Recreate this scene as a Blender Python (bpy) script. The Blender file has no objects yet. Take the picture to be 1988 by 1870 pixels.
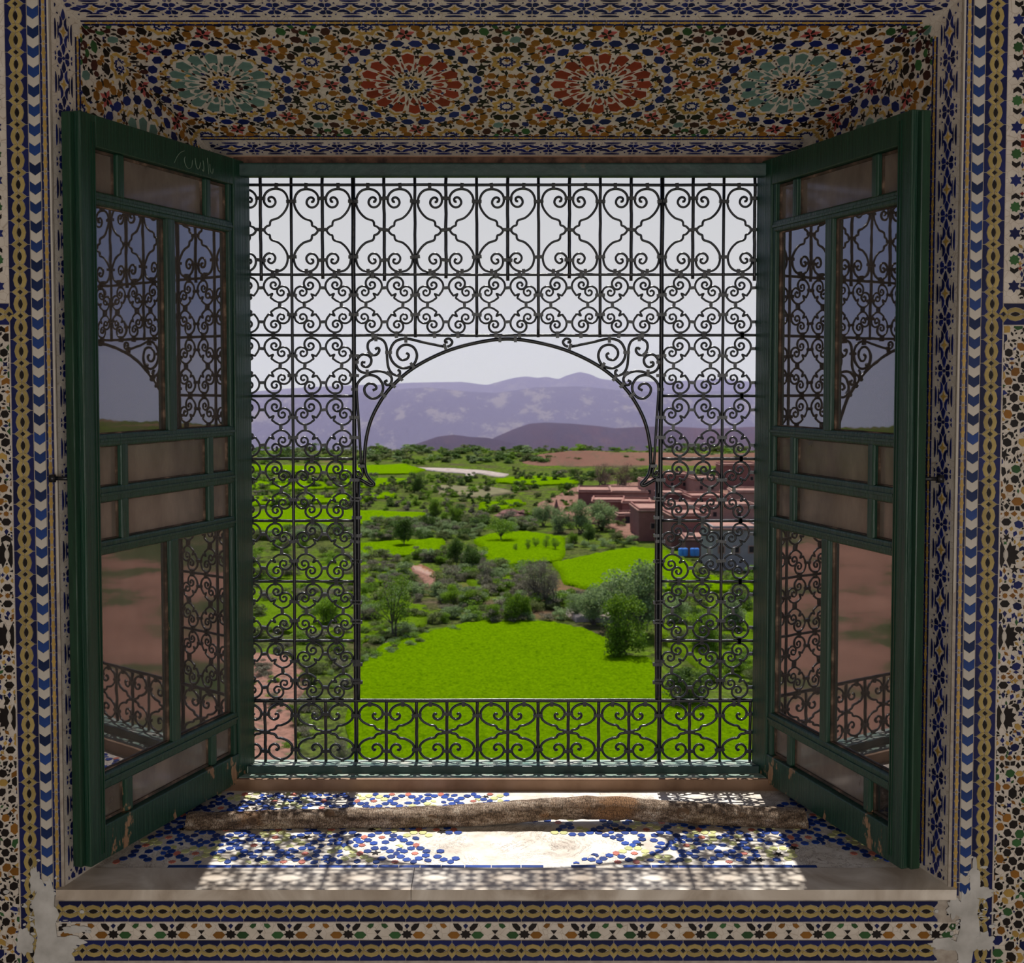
import bpy, math, random
import numpy as np
from mathutils import Vector, Matrix, noise

# ------------------------------------------------------------------ camera, sky, sun, lamps
U = 0.00125                       # one photograph pixel at the window plane, in metres
F = 2367.0
EYE = 1.60
PITCH = math.radians(2.6)
PX0, PY0 = 983.0, 735.0 + F * math.tan(PITCH)
CAM = Vector((0.0, -F * U, EYE))
SC = bpy.context.scene
COL = SC.collection

cd = bpy.data.cameras.new('camera')
cam = bpy.data.objects.new('camera', cd)
COL.objects.link(cam)
cam.location = CAM
cam.rotation_euler = (math.pi / 2 - PITCH, 0, 0)
cd.sensor_width = 36.0
cd.lens = 36.0 * F / 1988.0
cd.shift_x = (994.0 - PX0) / 1988.0
cd.shift_y = -(935.0 - PY0) / 1988.0
cd.clip_end = 9000
cd.clip_start = 0.05
cd.dof.use_dof = True
cd.dof.focus_distance = 2.65
cd.dof.aperture_fstop = 13
SC.camera = cam
SC.view_settings.view_transform = 'Standard'
SC.view_settings.look = 'None'
SC.view_settings.exposure = 0.0
SC.view_settings.gamma = 1.0
SC.view_settings.use_curve_mapping = False

w = bpy.data.worlds.new('sky')
SC.world = w
w.use_nodes = True
nt = w.node_tree
nt.nodes.clear()
o_ = nt.nodes.new('ShaderNodeOutputWorld')
b_ = nt.nodes.new('ShaderNodeBackground')
t_ = nt.nodes.new('ShaderNodeTexCoord')
s_ = nt.nodes.new('ShaderNodeSeparateXYZ')
r_ = nt.nodes.new('ShaderNodeValToRGB')
nt.links.new(t_.outputs['Generated'], s_.inputs[0])
nt.links.new(s_.outputs['Z'], r_.inputs[0])
mx_ = nt.nodes.new('ShaderNodeMix'); mx_.data_type = 'RGBA'      # hazy white under the sun, bluer away from it
my_ = nt.nodes.new('ShaderNodeMapRange'); my_.interpolation_type = 'SMOOTHSTEP'
my_.inputs[1].default_value = 0.60; my_.inputs[2].default_value = 0.92
nt.links.new(s_.outputs['Y'], my_.inputs[0]); nt.links.new(my_.outputs[0], mx_.inputs[0])
mx_.inputs[6].default_value = (0.33, 0.41, 0.66, 1)
nt.links.new(r_.outputs[0], mx_.inputs[7])
nt.links.new(mx_.outputs[2], b_.inputs[0])
nt.links.new(b_.outputs[0], o_.inputs[0])
e = r_.color_ramp.elements
e[0].position = 0.0; e[0].color = (0.66, 0.65, 0.67, 1)
e[1].position = 1.0; e[1].color = (0.20, 0.30, 0.55, 1)
x = e.new(0.09); x.color = (0.645, 0.645, 0.655, 1)
x = e.new(0.22); x.color = (0.60, 0.61, 0.66, 1)
x = e.new(0.45); x.color = (0.30, 0.39, 0.62, 1)
b_.inputs[1].default_value = 1.0

SUN_EL = math.radians(66)
sd = bpy.data.lights.new('sun', 'SUN')
sun = bpy.data.objects.new('sun', sd)
COL.objects.link(sun)
sun.rotation_euler = Vector((0.0, math.cos(SUN_EL), math.sin(SUN_EL))).to_track_quat('Z', 'Y').to_euler()
sun.location = (0, 20, 40)
sd.energy = 6.6
sd.angle = math.radians(0.5)
sd.color = (1.0, 0.965, 0.90)

ld = bpy.data.lights.new('room_fill', 'AREA')       # added fill lamp behind the camera to brighten the interior; no opening there
lamp = bpy.data.objects.new('room_fill', ld)
COL.objects.link(lamp)
lamp.location = (0.3, -4.85, 1.25)
lamp.rotation_euler = (math.pi / 2, 0, 0)
ld.shape = 'RECTANGLE'
ld.size = 3.2; ld.size_y = 2.2
ld.energy = 61
ld.color = (1.0, 0.96, 0.92)

SC.cycles.max_bounces = 8
SC.cycles.diffuse_bounces = 3
SC.cycles.glossy_bounces = 4
SC.cycles.transmission_bounces = 6
SC.cycles.transparent_max_bounces = 24
SC.cycles.volume_bounces = 0
SC.cycles.caustics_reflective = False
SC.cycles.caustics_refractive = False
SC.cycles.sample_clamp_indirect = 6

# ------------------------------------------------------------------ pixel helpers (turn a photograph pixel into a world point)
FWD = Vector((0, math.cos(PITCH), -math.sin(PITCH)))
UPV = Vector((0, math.sin(PITCH), math.cos(PITCH)))
def ray(px, py):
    return Vector(((px - PX0) / F, 0, 0)) + UPV * (-(py - PY0) / F) + FWD
def at_y(px, py, Y):
    d = ray(px, py)
    return CAM + d * ((Y - CAM.y) / d.y)
def at_z(px, py, Z):
    d = ray(px, py)
    return CAM + d * ((Z - CAM.z) / d.z)
def W(x, d, z):                   # window units: x right, d towards the room, z above eye level
    return Vector((x * U, -d * U, EYE + z * U))

# ------------------------------------------------------------------ materials
MATS = {}
def new_mat(name):
    m = bpy.data.materials.new(name)
    m.use_nodes = True
    n = m.node_tree
    n.nodes.clear()
    out = n.nodes.new('ShaderNodeOutputMaterial')
    bs = n.nodes.new('ShaderNodeBsdfPrincipled')
    n.links.new(bs.outputs[0], out.inputs[0])
    return m, n, bs, out
def noise_node(n, scale, detail=4, rough=0.55, coord='Object', stretch=None, dist=0.0):
    tc = n.nodes.new('ShaderNodeTexCoord')
    nz = n.nodes.new('ShaderNodeTexNoise')
    nz.inputs['Scale'].default_value = scale
    nz.inputs['Detail'].default_value = detail
    nz.inputs['Roughness'].default_value = rough
    nz.inputs['Distortion'].default_value = dist
    src = tc.outputs[coord] if coord != 'World' else n.nodes.new('ShaderNodeNewGeometry').outputs['Position']
    if stretch:
        mp = n.nodes.new('ShaderNodeMapping')
        mp.inputs['Scale'].default_value = stretch
        n.links.new(src, mp.inputs[0]); src = mp.outputs[0]
    n.links.new(src, nz.inputs['Vector'])
    return nz
def ramp(n, fac, stops):
    r = n.nodes.new('ShaderNodeValToRGB')
    els = r.color_ramp.elements
    els[0].position = stops[0][0]; els[0].color = (*stops[0][1], 1)
    els[1].position = stops[-1][0]; els[1].color = (*stops[-1][1], 1)
    for p, c in stops[1:-1]:
        q = els.new(p); q.color = (*c, 1)
    n.links.new(fac, r.inputs[0])
    return r.outputs[0]
def mix(n, fac, a, b, mode='MIX'):
    m = n.nodes.new('ShaderNodeMix'); m.data_type = 'RGBA'; m.blend_type = mode
    for sock, v in ((m.inputs[0], fac), (m.inputs[6], a), (m.inputs[7], b)):
        if hasattr(v, 'links') or isinstance(v, bpy.types.NodeSocket): n.links.new(v, sock)
        elif isinstance(v, (int, float)): sock.default_value = v
        else: sock.default_value = (*v, 1)
    return m.outputs[2]
def bump(n, bs, height, strength, dist=0.01):
    b = n.nodes.new('ShaderNodeBump')
    b.inputs['Strength'].default_value = strength
    b.inputs['Distance'].default_value = dist
    n.links.new(height, b.inputs['Height'])
    n.links.new(b.outputs[0], bs.inputs['Normal'])
def noisy(name, stops, scale=20, rough=0.7, bmp=0.3, bdist=0.003, detail=5, coord='Object', spec=0.4, stretch=None, rnd=0.0, dist=0.0, bscale=None):
    if name in MATS: return MATS[name]
    m, n, bs, out = new_mat(name)
    nz = noise_node(n, scale, detail, coord=coord, stretch=stretch, dist=dist)
    c = ramp(n, nz.outputs[0], stops)
    if rnd:
        oi = n.nodes.new('ShaderNodeObjectInfo'); g = n.nodes.new('ShaderNodeNewGeometry')
        ad = n.nodes.new('ShaderNodeMath'); ad.operation = 'ADD'
        n.links.new(oi.outputs['Random'], ad.inputs[0]); n.links.new(g.outputs['Random Per Island'], ad.inputs[1])
        fr = n.nodes.new('ShaderNodeMath'); fr.operation = 'FRACT'; n.links.new(ad.outputs[0], fr.inputs[0])
        mr = n.nodes.new('ShaderNodeMapRange'); mr.inputs[3].default_value = 1 - rnd; mr.inputs[4].default_value = 1 + rnd
        n.links.new(fr.outputs[0], mr.inputs[0])
        hs = n.nodes.new('ShaderNodeHueSaturation'); n.links.new(c, hs.inputs['Color']); n.links.new(mr.outputs[0], hs.inputs['Value'])
        c = hs.outputs[0]
    n.links.new(c, bs.inputs['Base Color'])
    bs.inputs['Roughness'].default_value = rough
    bs.inputs['Specular IOR Level'].default_value = spec
    if bmp:
        nb = nz if bscale is None else noise_node(n, bscale, detail, coord=coord, stretch=stretch)
        bump(n, bs, nb.outputs[0], bmp, bdist)
    MATS[name] = m
    return m
def dk(c, k): return tuple(v * k for v in c)
def glaze(name, c, rnd=0.22, rough=0.32, vary=0.75):
    return noisy(name, [(0.3, dk(c, vary)), (0.7, c)], scale=45, rough=rough, bmp=0.2, bdist=0.002, spec=0.28, rnd=rnd)
TILE = {
    'white': glaze('white_glaze', (0.56, 0.52, 0.46), 0.06, 0.4, 0.9),
    'blue': glaze('cobalt_glaze', (0.010, 0.017, 0.115), 0.5),
    'navy': glaze('navy_glaze', (0.008, 0.013, 0.085), 0.45),
    'bright': glaze('chevron_blue_glaze', (0.012, 0.04, 0.17), 0.6),
    'yellow': glaze('ochre_yellow_glaze', (0.50, 0.32, 0.085), 0.15),
    'olive': glaze('olive_yellow_glaze', (0.42, 0.32, 0.115), 0.15),
    'black': glaze('black_glaze', (0.012, 0.009, 0.009), 0.3),
    'brown': glaze('amber_brown_glaze', (0.27, 0.115, 0.018), 0.25),
    'green': glaze('green_glaze', (0.035, 0.11, 0.035), 0.35),
    'teal': glaze('pale_teal_glaze', (0.13, 0.23, 0.20), 0.15),
    'red': glaze('brick_red_glaze', (0.26, 0.035, 0.018), 0.2),
    'pink': glaze('rose_glaze', (0.42, 0.09, 0.085), 0.15),
    'maroon': glaze('maroon_glaze', (0.05, 0.014, 0.012), 0.3),
    'sillblue': glaze('sill_blue_glaze', (0.010, 0.046, 0.26), 0.4, 0.4),
    'sillyellow': glaze('sill_lime_glaze', (0.55, 0.56, 0.25), 0.15, 0.4),
    'sillred': glaze('sill_red_glaze', (0.5, 0.16, 0.12), 0.2, 0.4),
}
def white_base():
    m, n, bs, out = new_mat('white_mosaic_ground')
    nz = noise_node(n, 30, 5)
    c = ramp(n, nz.outputs[0], [(0.3, (0.54, 0.48, 0.41)), (0.7, (0.66, 0.60, 0.53))])
    vo = n.nodes.new('ShaderNodeTexVoronoi'); vo.feature = 'DISTANCE_TO_EDGE'; vo.inputs['Scale'].default_value = 55
    tc = n.nodes.new('ShaderNodeTexCoord'); n.links.new(tc.outputs['Object'], vo.inputs['Vector'])
    ln = ramp(n, vo.outputs[0], [(0.0, (0.66, 0.6, 0.55)), (0.03, (1, 1, 1))])
    n.links.new(mix(n, 1.0, c, ln, 'MULTIPLY'), bs.inputs['Base Color'])
    bs.inputs['Roughness'].default_value = 0.42
    bump(n, bs, vo.outputs[0], 0.15, 0.002)
    return m
BASE = white_base()
def grout_mat(): return noisy('grout', [(0.3, (0.30, 0.25, 0.21)), (0.7, (0.46, 0.41, 0.35))], 60, 0.8)
GROUT = grout_mat()

def green_paint(name, worn, a=(0.012, 0.062, 0.035), b=(0.02, 0.10, 0.05)):
    m, n, bs, out = new_mat(name)
    gr = noise_node(n, 6, 6, 0.6, stretch=(22, 22, 0.6) if worn != 'h' else (22, 22, 0.6))
    c = ramp(n, gr.outputs[0], [(0.3, a), (0.7, b)])
    nz = noise_node(n, 17, 7, 0.7, stretch=(1, 1, 0.5))
    chip = ramp(n, nz.outputs[0], [(0.655, (0, 0, 0)), (0.675, (1, 1, 1))])
    # wear grows downwards on the wood, where rain and sun have worked on it
    tc = n.nodes.new('ShaderNodeTexCoord'); sx = n.nodes.new('ShaderNodeSeparateXYZ'); n.links.new(tc.outputs['Object'], sx.inputs[0])
    mr = n.nodes.new('ShaderNodeMapRange'); mr.inputs[1].default_value = 0.17; mr.inputs[2].default_value = 0.0
    mr.inputs[3].default_value = 0.0; mr.inputs[4].default_value = 0.15
    n.links.new(sx.outputs['Z'], mr.inputs[0])
    ad = n.nodes.new('ShaderNodeMath'); ad.operation = 'ADD'; n.links.new(nz.outputs[0], ad.inputs[0]); n.links.new(mr.outputs[0], ad.inputs[1])
    chip = ramp(n, ad.outputs[0], [(0.70, (0, 0, 0)), (0.72, (1, 1, 1))])
    wood = ramp(n, gr.outputs[0], [(0.3, (0.20, 0.10, 0.045)), (0.7, (0.42, 0.25, 0.14))])
    n.links.new(mix(n, chip, c, wood), bs.inputs['Base Color'])
    bs.inputs['Roughness'].default_value = 0.38
    bs.inputs['Specular IOR Level'].default_value = 0.5
    bump(n, bs, gr.outputs[0], 1.0, 0.003)
    return m
GREEN = green_paint('worn_green_paint', 'v', (0.006, 0.032, 0.019), (0.011, 0.058, 0.032))
GREEND = noisy('dark_green_paint', [(0.3, (0.008, 0.03, 0.018)), (0.7, (0.014, 0.055, 0.03))], 14, 0.3, 0.3, 0.002, stretch=(8, 8, 0.8))
FRAMEG = noisy('frame_green_paint', [(0.3, (0.012, 0.035, 0.032)), (0.62, (0.022, 0.06, 0.052)), (0.78, (0.12, 0.09, 0.06))], 25, 0.4, 0.5, 0.003)
PUTTY = noisy('old_putty', [(0.35, (0.035, 0.03, 0.022)), (0.55, (0.10, 0.065, 0.045)), (0.72, (0.34, 0.23, 0.16))], 30, 0.8)

def iron_mat():
    m, n, bs, out = new_mat('black_wrought_iron')
    nz = noise_node(n, 60, 5, 0.6)
    n.links.new(ramp(n, nz.outputs[0], [(0.35, (0.003, 0.005, 0.010)), (0.6, (0.010, 0.012, 0.016)), (0.75, (0.04, 0.03, 0.025))]), bs.inputs['Base Color'])
    bs.inputs['Roughness'].default_value = 0.3
    bs.inputs['Specular IOR Level'].default_value = 0.4
    bs.inputs['Coat Weight'].default_value = 0.1
    bs.inputs['Coat Roughness'].default_value = 0.2
    bump(n, bs, nz.outputs[0], 0.5, 0.002)
    return m
IRON = iron_mat()

def glass_mat(name, dust, refl, tint=(0.78, 0.72, 0.68), dcol=(0.26, 0.215, 0.18), grough=0.015):
    m, n, bs, out = new_mat(name)
    n.nodes.remove(bs)
    tr = n.nodes.new('ShaderNodeBsdfTransparent'); tr.inputs[0].default_value = (*tint, 1)
    gl = n.nodes.new('ShaderNodeBsdfGlossy'); gl.inputs['Roughness'].default_value = grough
    gl.inputs['Color'].default_value = (0.92, 0.9, 0.95, 1)
    df = n.nodes.new('ShaderNodeBsdfDiffuse')
    nz = noise_node(n, 9, 6, 0.65, stretch=(1, 1, 0.45))
    n.links.new(ramp(n, nz.outputs[0], [(0.3, dk(dcol, 0.7)), (0.7, dcol)]), df.inputs[0])
    m1 = n.nodes.new('ShaderNodeMixShader'); m2 = n.nodes.new('ShaderNodeMixShader')
    mr = n.nodes.new('ShaderNodeMapRange'); mr.inputs[1].default_value = 0.3; mr.inputs[2].default_value = 0.72
    mr.inputs[3].default_value = dust * 0.75; mr.inputs[4].default_value = min(1, dust * 1.3)
    n.links.new(nz.outputs[0], mr.inputs[0])
    n.links.new(mr.outputs[0], m1.inputs[0]); n.links.new(tr.outputs[0], m1.inputs[1]); n.links.new(df.outputs[0], m1.inputs[2])
    lw = n.nodes.new('ShaderNodeFresnel'); lw.inputs[0].default_value = 1.5
    ma = n.nodes.new('ShaderNodeMath'); ma.operation = 'MULTIPLY'; ma.inputs[1].default_value = refl
    ma.use_clamp = True
    n.links.new(lw.outputs[0], ma.inputs[0])
    n.links.new(ma.outputs[0], m2.inputs[0]); n.links.new(m1.outputs[0], m2.inputs[1]); n.links.new(gl.outputs[0], m2.inputs[2])
    n.links.new(m2.outputs[0], out.inputs[0])
    bp = n.nodes.new('ShaderNodeBump'); bp.inputs['Strength'].default_value = 0.05; bp.inputs['Distance'].default_value = 0.002
    nb = noise_node(n, 14, 2, 0.5); n.links.new(nb.outputs[0], bp.inputs['Height']); n.links.new(bp.outputs[0], gl.inputs['Normal'])
    return m
CLEAR = glass_mat('dusty_window_glass', 0.34, 2.9)
HAZY = glass_mat('grimy_window_glass', 0.8, 0.75, grough=0.12)
SHARD = glass_mat('clear_replacement_glass', 0.12, 1.6, dcol=(0.3, 0.3, 0.3))

# ------------------------------------------------------------------ mesh helpers
class MB:
    def __init__(s): s.v = []; s.f = []; s.smooth = False
    def add(s, vs, fs):
        k = len(s.v); s.v += [tuple(p) for p in vs]; s.f += [tuple(i + k for i in f) for f in fs]
    def box(s, a, b):
        x0, y0, z0 = a; x1, y1, z1 = b
        s.add([(x0, y0, z0), (x1, y0, z0), (x1, y1, z0), (x0, y1, z0), (x0, y0, z1), (x1, y0, z1), (x1, y1, z1), (x0, y1, z1)],
              [(0, 3, 2, 1), (4, 5, 6, 7), (0, 1, 5, 4), (1, 2, 6, 5), (2, 3, 7, 6), (3, 0, 4, 7)])
    def prism(s, poly, n0, n1, inset=0.0):     # poly in (u, v), extruded along the third axis
        k = len(poly)
        ar = sum(poly[i][0] * poly[(i + 1) % k][1] - poly[(i + 1) % k][0] * poly[i][1] for i in range(k))
        if ar < 0: poly = poly[::-1]
        vs = [(p[0], p[1], n0) for p in poly] + [(p[0], p[1], n1) for p in poly]
        s.add(vs, [tuple(range(k, 2 * k))] + [(i, (i + 1) % k, k + (i + 1) % k, k + i) for i in range(k)])
    def tube(s, pts, r, sides=8, cap=True, radii=None):
        pts = [Vector(p) for p in pts]; n = len(pts); base = len(s.v)
        prev = None
        for i, p in enumerate(pts):
            t = (pts[min(i + 1, n - 1)] - pts[max(i - 1, 0)])
            t = t.normalized() if t.length > 1e-9 else Vector((0, 0, 1))
            if prev is None:
                a = t.orthogonal().normalized()
            else:
                a = (prev - t * prev.dot(t)); a = a.normalized() if a.length > 1e-6 else t.orthogonal().normalized()
            prev = a; b = t.cross(a)
            rr = radii[i] if radii else r
            for k in range(sides):
                an = 2 * math.pi * k / sides
                s.v.append(tuple(p + a * (math.cos(an) * rr) + b * (math.sin(an) * rr)))
        for i in range(n - 1):
            for k in range(sides):
                k2 = (k + 1) % sides
                s.f.append((base + i * sides + k, base + i * sides + k2, base + (i + 1) * sides + k2, base + (i + 1) * sides + k))
        if cap:
            s.f.append(tuple(base + k for k in range(sides))[::-1])
            s.f.append(tuple(base + (n - 1) * sides + k for k in range(sides)))
    def mesh(s, name, mat, smooth=None):
        me = bpy.data.meshes.new(name)
        me.from_pydata(s.v, [], s.f)
        if mat: me.materials.append(mat)
        if s.smooth if smooth is None else smooth:
            me.polygons.foreach_set('use_smooth', [True] * len(me.polygons))
        me.update()
        return me
    def build(s, name, mat, parent=None, matrix=None, smooth=None, bevel=0):
        o = bpy.data.objects.new(name, s.mesh(name, mat, smooth))
        COL.objects.link(o)
        if parent: o.parent = parent
        if matrix: o.matrix_local = matrix
        if bevel:
            bv = o.modifiers.new('bevel', 'BEVEL'); bv.width = bevel; bv.segments = 2; bv.limit_method = 'ANGLE'
        return o
def inst(name, me, parent=None, matrix=None):
    o = bpy.data.objects.new(name, me); COL.objects.link(o)
    if parent: o.parent = parent
    if matrix: o.matrix_local = matrix
    return o
def tag(o, label=None, cat=None, group=None, kind=None):
    if label: o['label'] = label
    if cat: o['category'] = cat
    if group: o['group'] = group
    if kind: o['kind'] = kind
    return o
def empty(name, loc=(0, 0, 0), rz=0):
    o = bpy.data.objects.new(name, None); COL.objects.link(o)
    o.location = loc; o.rotation_euler = (0, 0, rz); o.empty_display_size = 0.1
    return o
def smooth_path(pts, sub=4):
    pts = [Vector(p) for p in pts]; out = []
    n = len(pts)
    for i in range(n - 1):
        p0, p1, p2, p3 = pts[max(i - 1, 0)], pts[i], pts[i + 1], pts[min(i + 2, n - 1)]
        for k in range(sub):
            t = k / sub
            out.append(0.5 * ((2 * p1) + (p2 - p0) * t + (2 * p0 - 5 * p1 + 4 * p2 - p3) * t * t + (3 * p1 - p0 - 3 * p2 + p3) * t ** 3))
    out.append(pts[-1])
    return out

# ------------------------------------------------------------------ room shell and recess
DF = 450.0                        # depth of the recess in window units
XF_, XB = 706.0, 548.0            # half widths at its front and back
ZTF, ZTB = 593.0, 420.0           # top at its front and back
def sill_z(d): return -783.0 - 0.0645 * d
PLASTER = noisy('room_plaster', [(0.3, (0.42, 0.36, 0.30)), (0.7, (0.52, 0.46, 0.40))], 3, 0.9)
FLOORM = noisy('beige_floor', [(0.3, (0.46, 0.39, 0.31)), (0.7, (0.58, 0.50, 0.41))], 8, 0.6)
RX, RY0, RZ = 2.6, -5.0, 3.2
yw = -DF * U
def struct(o): o['kind'] = 'structure'; return o
def sbox(name, a, b, m):
    q = MB(); q.box(a, b); return struct(q.build(name, m))
sbox('floor', (-RX, RY0, -0.1), (RX, 0.12, 0.0), FLOORM)
sbox('ceiling', (-RX - .2, RY0 - .2, RZ), (RX + .2, 0.12, RZ + 0.15), PLASTER)
sbox('wall_back', (-RX, RY0 - 0.15, 0), (RX, RY0, RZ), PLASTER)
sbox('wall_left', (-RX - 0.15, RY0, 0), (-RX, 0.0, RZ), PLASTER)
sbox('wall_right', (RX, RY0, 0), (RX + 0.15, 0.0, RZ), PLASTER)

# front wall as one mesh with the opening
zt_w, zb_w = EYE + ZTF * U, EYE + sill_z(DF) * U
fw = MB()
xo = XF_ * U
for a, b in (((-RX, yw, 0), (-xo, yw + 0.06, RZ)), ((xo, yw, 0), (RX, yw + 0.06, RZ)), ((-xo, yw, zt_w), (xo, yw + 0.06, RZ)), ((-xo, yw, 0), (xo, yw + 0.06, zb_w - 0.018))):
    fw.box(a, b)
wall_front = struct(fw.build('wall_front', BASE))

def frame(origin, udir, vdir):
    u = udir.normalized(); n = u.cross(vdir).normalized(); v = n.cross(u)
    m = Matrix((u, v, n)).transposed().to_4x4(); m.translation = origin
    return m
# panel frames: u, v in window units inside (mesh scaled by U), n towards the room
M_front = frame(W(0, DF, 0), Vector((1, 0, 0)), Vector((0, 0, 1)))
tb, tf = W(0, 0, ZTB), W(0, DF, ZTF)
M_top = frame(tb, Vector((1, 0, 0)), tf - tb)          # normal down into the recess
SLT = (tf - tb).length / U
M_left = frame(W(-XB, 0, 0), Vector((XF_ - XB, DF, 0)), Vector((0, 0, 1)))
M_right = frame(W(XB, 0, 0), Vector((XF_ - XB, -DF, 0)), Vector((0, 0, 1)))
SLS = math.hypot(XF_ - XB, DF)
sb0, sf0 = W(0, 0, sill_z(0)), W(0, DF, sill_z(DF))
M_sill = frame(sf0, Vector((1, 0, 0)), sb0 - sf0)       # v runs back from the front edge
SLB = (sf0 - sb0).length / U
def polyprism(name, mtx, poly, thick, m):
    q = MB(); k = len(poly)
    vs = [(p[0] * U, p[1] * U, 0) for p in poly] + [(p[0] * U, p[1] * U, -thick) for p in poly]
    q.add(vs, [tuple(range(k)), tuple(range(2 * k - 1, k - 1, -1))] + [(i, k + i, k + (i + 1) % k, (i + 1) % k) for i in range(k)])
    o = q.build(name, m); o.matrix_world = mtx
    return struct(o)
reveal_top = polyprism('wall_soffit', M_top, [(-XB, 0), (XB, 0), (XF_, SLT), (-XF_, SLT)], 0.03, BASE)
reveal_left = polyprism('wall_reveal_left', M_left, [(-SLS, sill_z(DF) - 4), (0, sill_z(0) - 4), (0, ZTB), (-SLS, ZTF)], 0.03, BASE)
reveal_right = polyprism('wall_reveal_right', M_right, [(0, sill_z(0) - 4), (SLS, sill_z(DF) - 4), (SLS, ZTF), (0, ZTB)], 0.03, BASE)

# outer wall around the window
q = MB()
zt, zb, xw = EYE + 0.62 * 1.0, EYE + (-783 - 20) * U, 512 * U
for a, b in (((-RX, -0.018, 0), (-xw, 0.03, RZ)), ((xw, -0.018, 0), (RX, 0.03, RZ)), ((-xw, -0.018, EYE + 400 * U), (xw, 0.03, RZ)), ((-xw, -0.03, 0), (xw, 0.035, EYE - 800 * U))):
    q.box(a, b)
struct(q.build('wall_outer', noisy('mud_plaster', [(0.3, (0.30, 0.17, 0.11)), (0.7, (0.42, 0.26, 0.18))], 6, 0.95)))

# ------------------------------------------------------------------ tiled panels
class Panel:
    def __init__(s, parent, umin, umax, vmin, vmax, inside=None, cell=1.3, hgt=0.0016):
        s.p = parent; s.u0, s.v0 = umin, vmin; s.c = cell; s.h = hgt
        s.occ = np.zeros((int((umax - umin) / cell) + 3, int((vmax - vmin) / cell) + 3), bool)
        s.bounds = (umin, umax, vmin, vmax); s.inside = inside; s.pieces = []; s.pend = None
    def begin(s): s.pend = s.occ.copy()
    def end(s): s.occ, s.pend = s.pend, None
    planes = ()
    def add(s, poly, col, gap=1, force=False, name='tile'):
        for a, b, c in s.planes:
            d = [a * p[0] + b * p[1] + c for p in poly]
            if min(d) >= 0: continue
            if max(d) <= 0.4: return False
            out = []
            for i in range(len(poly)):
                p, q_, dp, dq = poly[i], poly[(i + 1) % len(poly)], d[i], d[(i + 1) % len(poly)]
                if dp >= 0: out.append(p)
                if (dp >= 0) != (dq >= 0):
                    t = dp / (dp - dq); out.append((p[0] + t * (q_[0] - p[0]), p[1] + t * (q_[1] - p[1])))
            poly = out
            if len(poly) < 3: return False
            ar = abs(sum(poly[i][0] * poly[(i + 1) % len(poly)][1] - poly[(i + 1) % len(poly)][0] * poly[i][1] for i in range(len(poly)))) / 2
            if ar < 3: return False
        us = [p[0] for p in poly]; vs = [p[1] for p in poly]
        if min(us) < s.bounds[0] or max(us) > s.bounds[1] or min(vs) < s.bounds[2] or max(vs) > s.bounds[3]: return False
        if s.inside and not all(s.inside(*p) for p in poly): return False
        if not force:
            c = s.c
            i0, i1 = int((min(us) - s.u0) / c), int((max(us) - s.u0) / c) + 2
            j0, j1 = int((min(vs) - s.v0) / c), int((max(vs) - s.v0) / c) + 2
            X, Y = np.meshgrid(s.u0 + (np.arange(i0, i1) + .5) * c, s.v0 + (np.arange(j0, j1) + .5) * c, indexing='ij')
            m = np.zeros(X.shape, bool); k = len(poly)
            for a in range(k):
                x0, y0 = poly[a]; x1, y1 = poly[(a + 1) % k]
                if y0 == y1: continue
                cr = ((Y >= min(y0, y1)) & (Y < max(y0, y1)) & (X < (x1 - x0) * (Y - y0) / (y1 - y0) + x0))
                m ^= cr
            if not m.any():
                m[(m.shape[0] - 1) // 2, (m.shape[1] - 1) // 2] = True
            sub = s.occ[i0:i1, j0:j1]
            mm = m[:sub.shape[0], :sub.shape[1]]
            if (sub & mm).any(): return False
            if gap:
                g = mm.copy()
                g[1:] |= mm[:-1]; g[:-1] |= mm[1:]; g[:, 1:] |= mm[:, :-1]; g[:, :-1] |= mm[:, 1:]
                mm = g
            if s.pend is not None: sub = s.pend[i0:i1, j0:j1]
            sub |= mm[:sub.shape[0], :sub.shape[1]]
        k = len(poly)
        ar = abs(sum(poly[i][0] * poly[(i + 1) % k][1] - poly[(i + 1) % k][0] * poly[i][1] for i in range(k))) / 2
        s.pieces.append((ar, poly, col, name))
        return True
    def emit(s, limit=290, vis=None):
        key = (lambda t: -(t[0] * (vis(t[1]) if vis else 1)))
        ps = sorted(s.pieces, key=key)
        rnd = random.Random(5)
        one, rest = ps[:limit], ps[limit:]
        cache = {}
        for ar, poly, col, name in one:
            cu = sum(p[0] for p in poly) / len(poly); cv = sum(p[1] for p in poly) / len(poly)
            loc = tuple((round(p[0] - cu, 2), round(p[1] - cv, 2)) for p in poly)
            ck = (loc, col)
            if ck not in cache:
                q = MB(); q.prism([(a * U, b * U) for a, b in loc], -0.0005, s.h)
                cache[ck] = q.mesh(name, TILE[col])
            tilt = Matrix.Translation((cu * U, cv * U, rnd.uniform(-.0002, .0003))) @ Matrix.Rotation(rnd.uniform(-.012, .012), 4, 'X') @ Matrix.Rotation(rnd.uniform(-.012, .012), 4, 'Y')
            inst(name, cache[ck], s.p, tilt)
        if rest:
            q = MB(); cols = sorted({r[2] for r in rest}); idx = []
            for ar, poly, col, name in rest:
                n0 = len(q.f); q.prism([(a * U, b * U) for a, b in poly], -0.0005, s.h + rnd.uniform(-.0002, .0003))
                idx += [cols.index(col)] * (len(q.f) - n0)
            o = q.build('small_tiles', None, s.p)
            for c in cols: o.data.materials.append(TILE[c])
            o.data.polygons.foreach_set('material_index', idx)
            o['kind'] = 'stuff'

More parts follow.
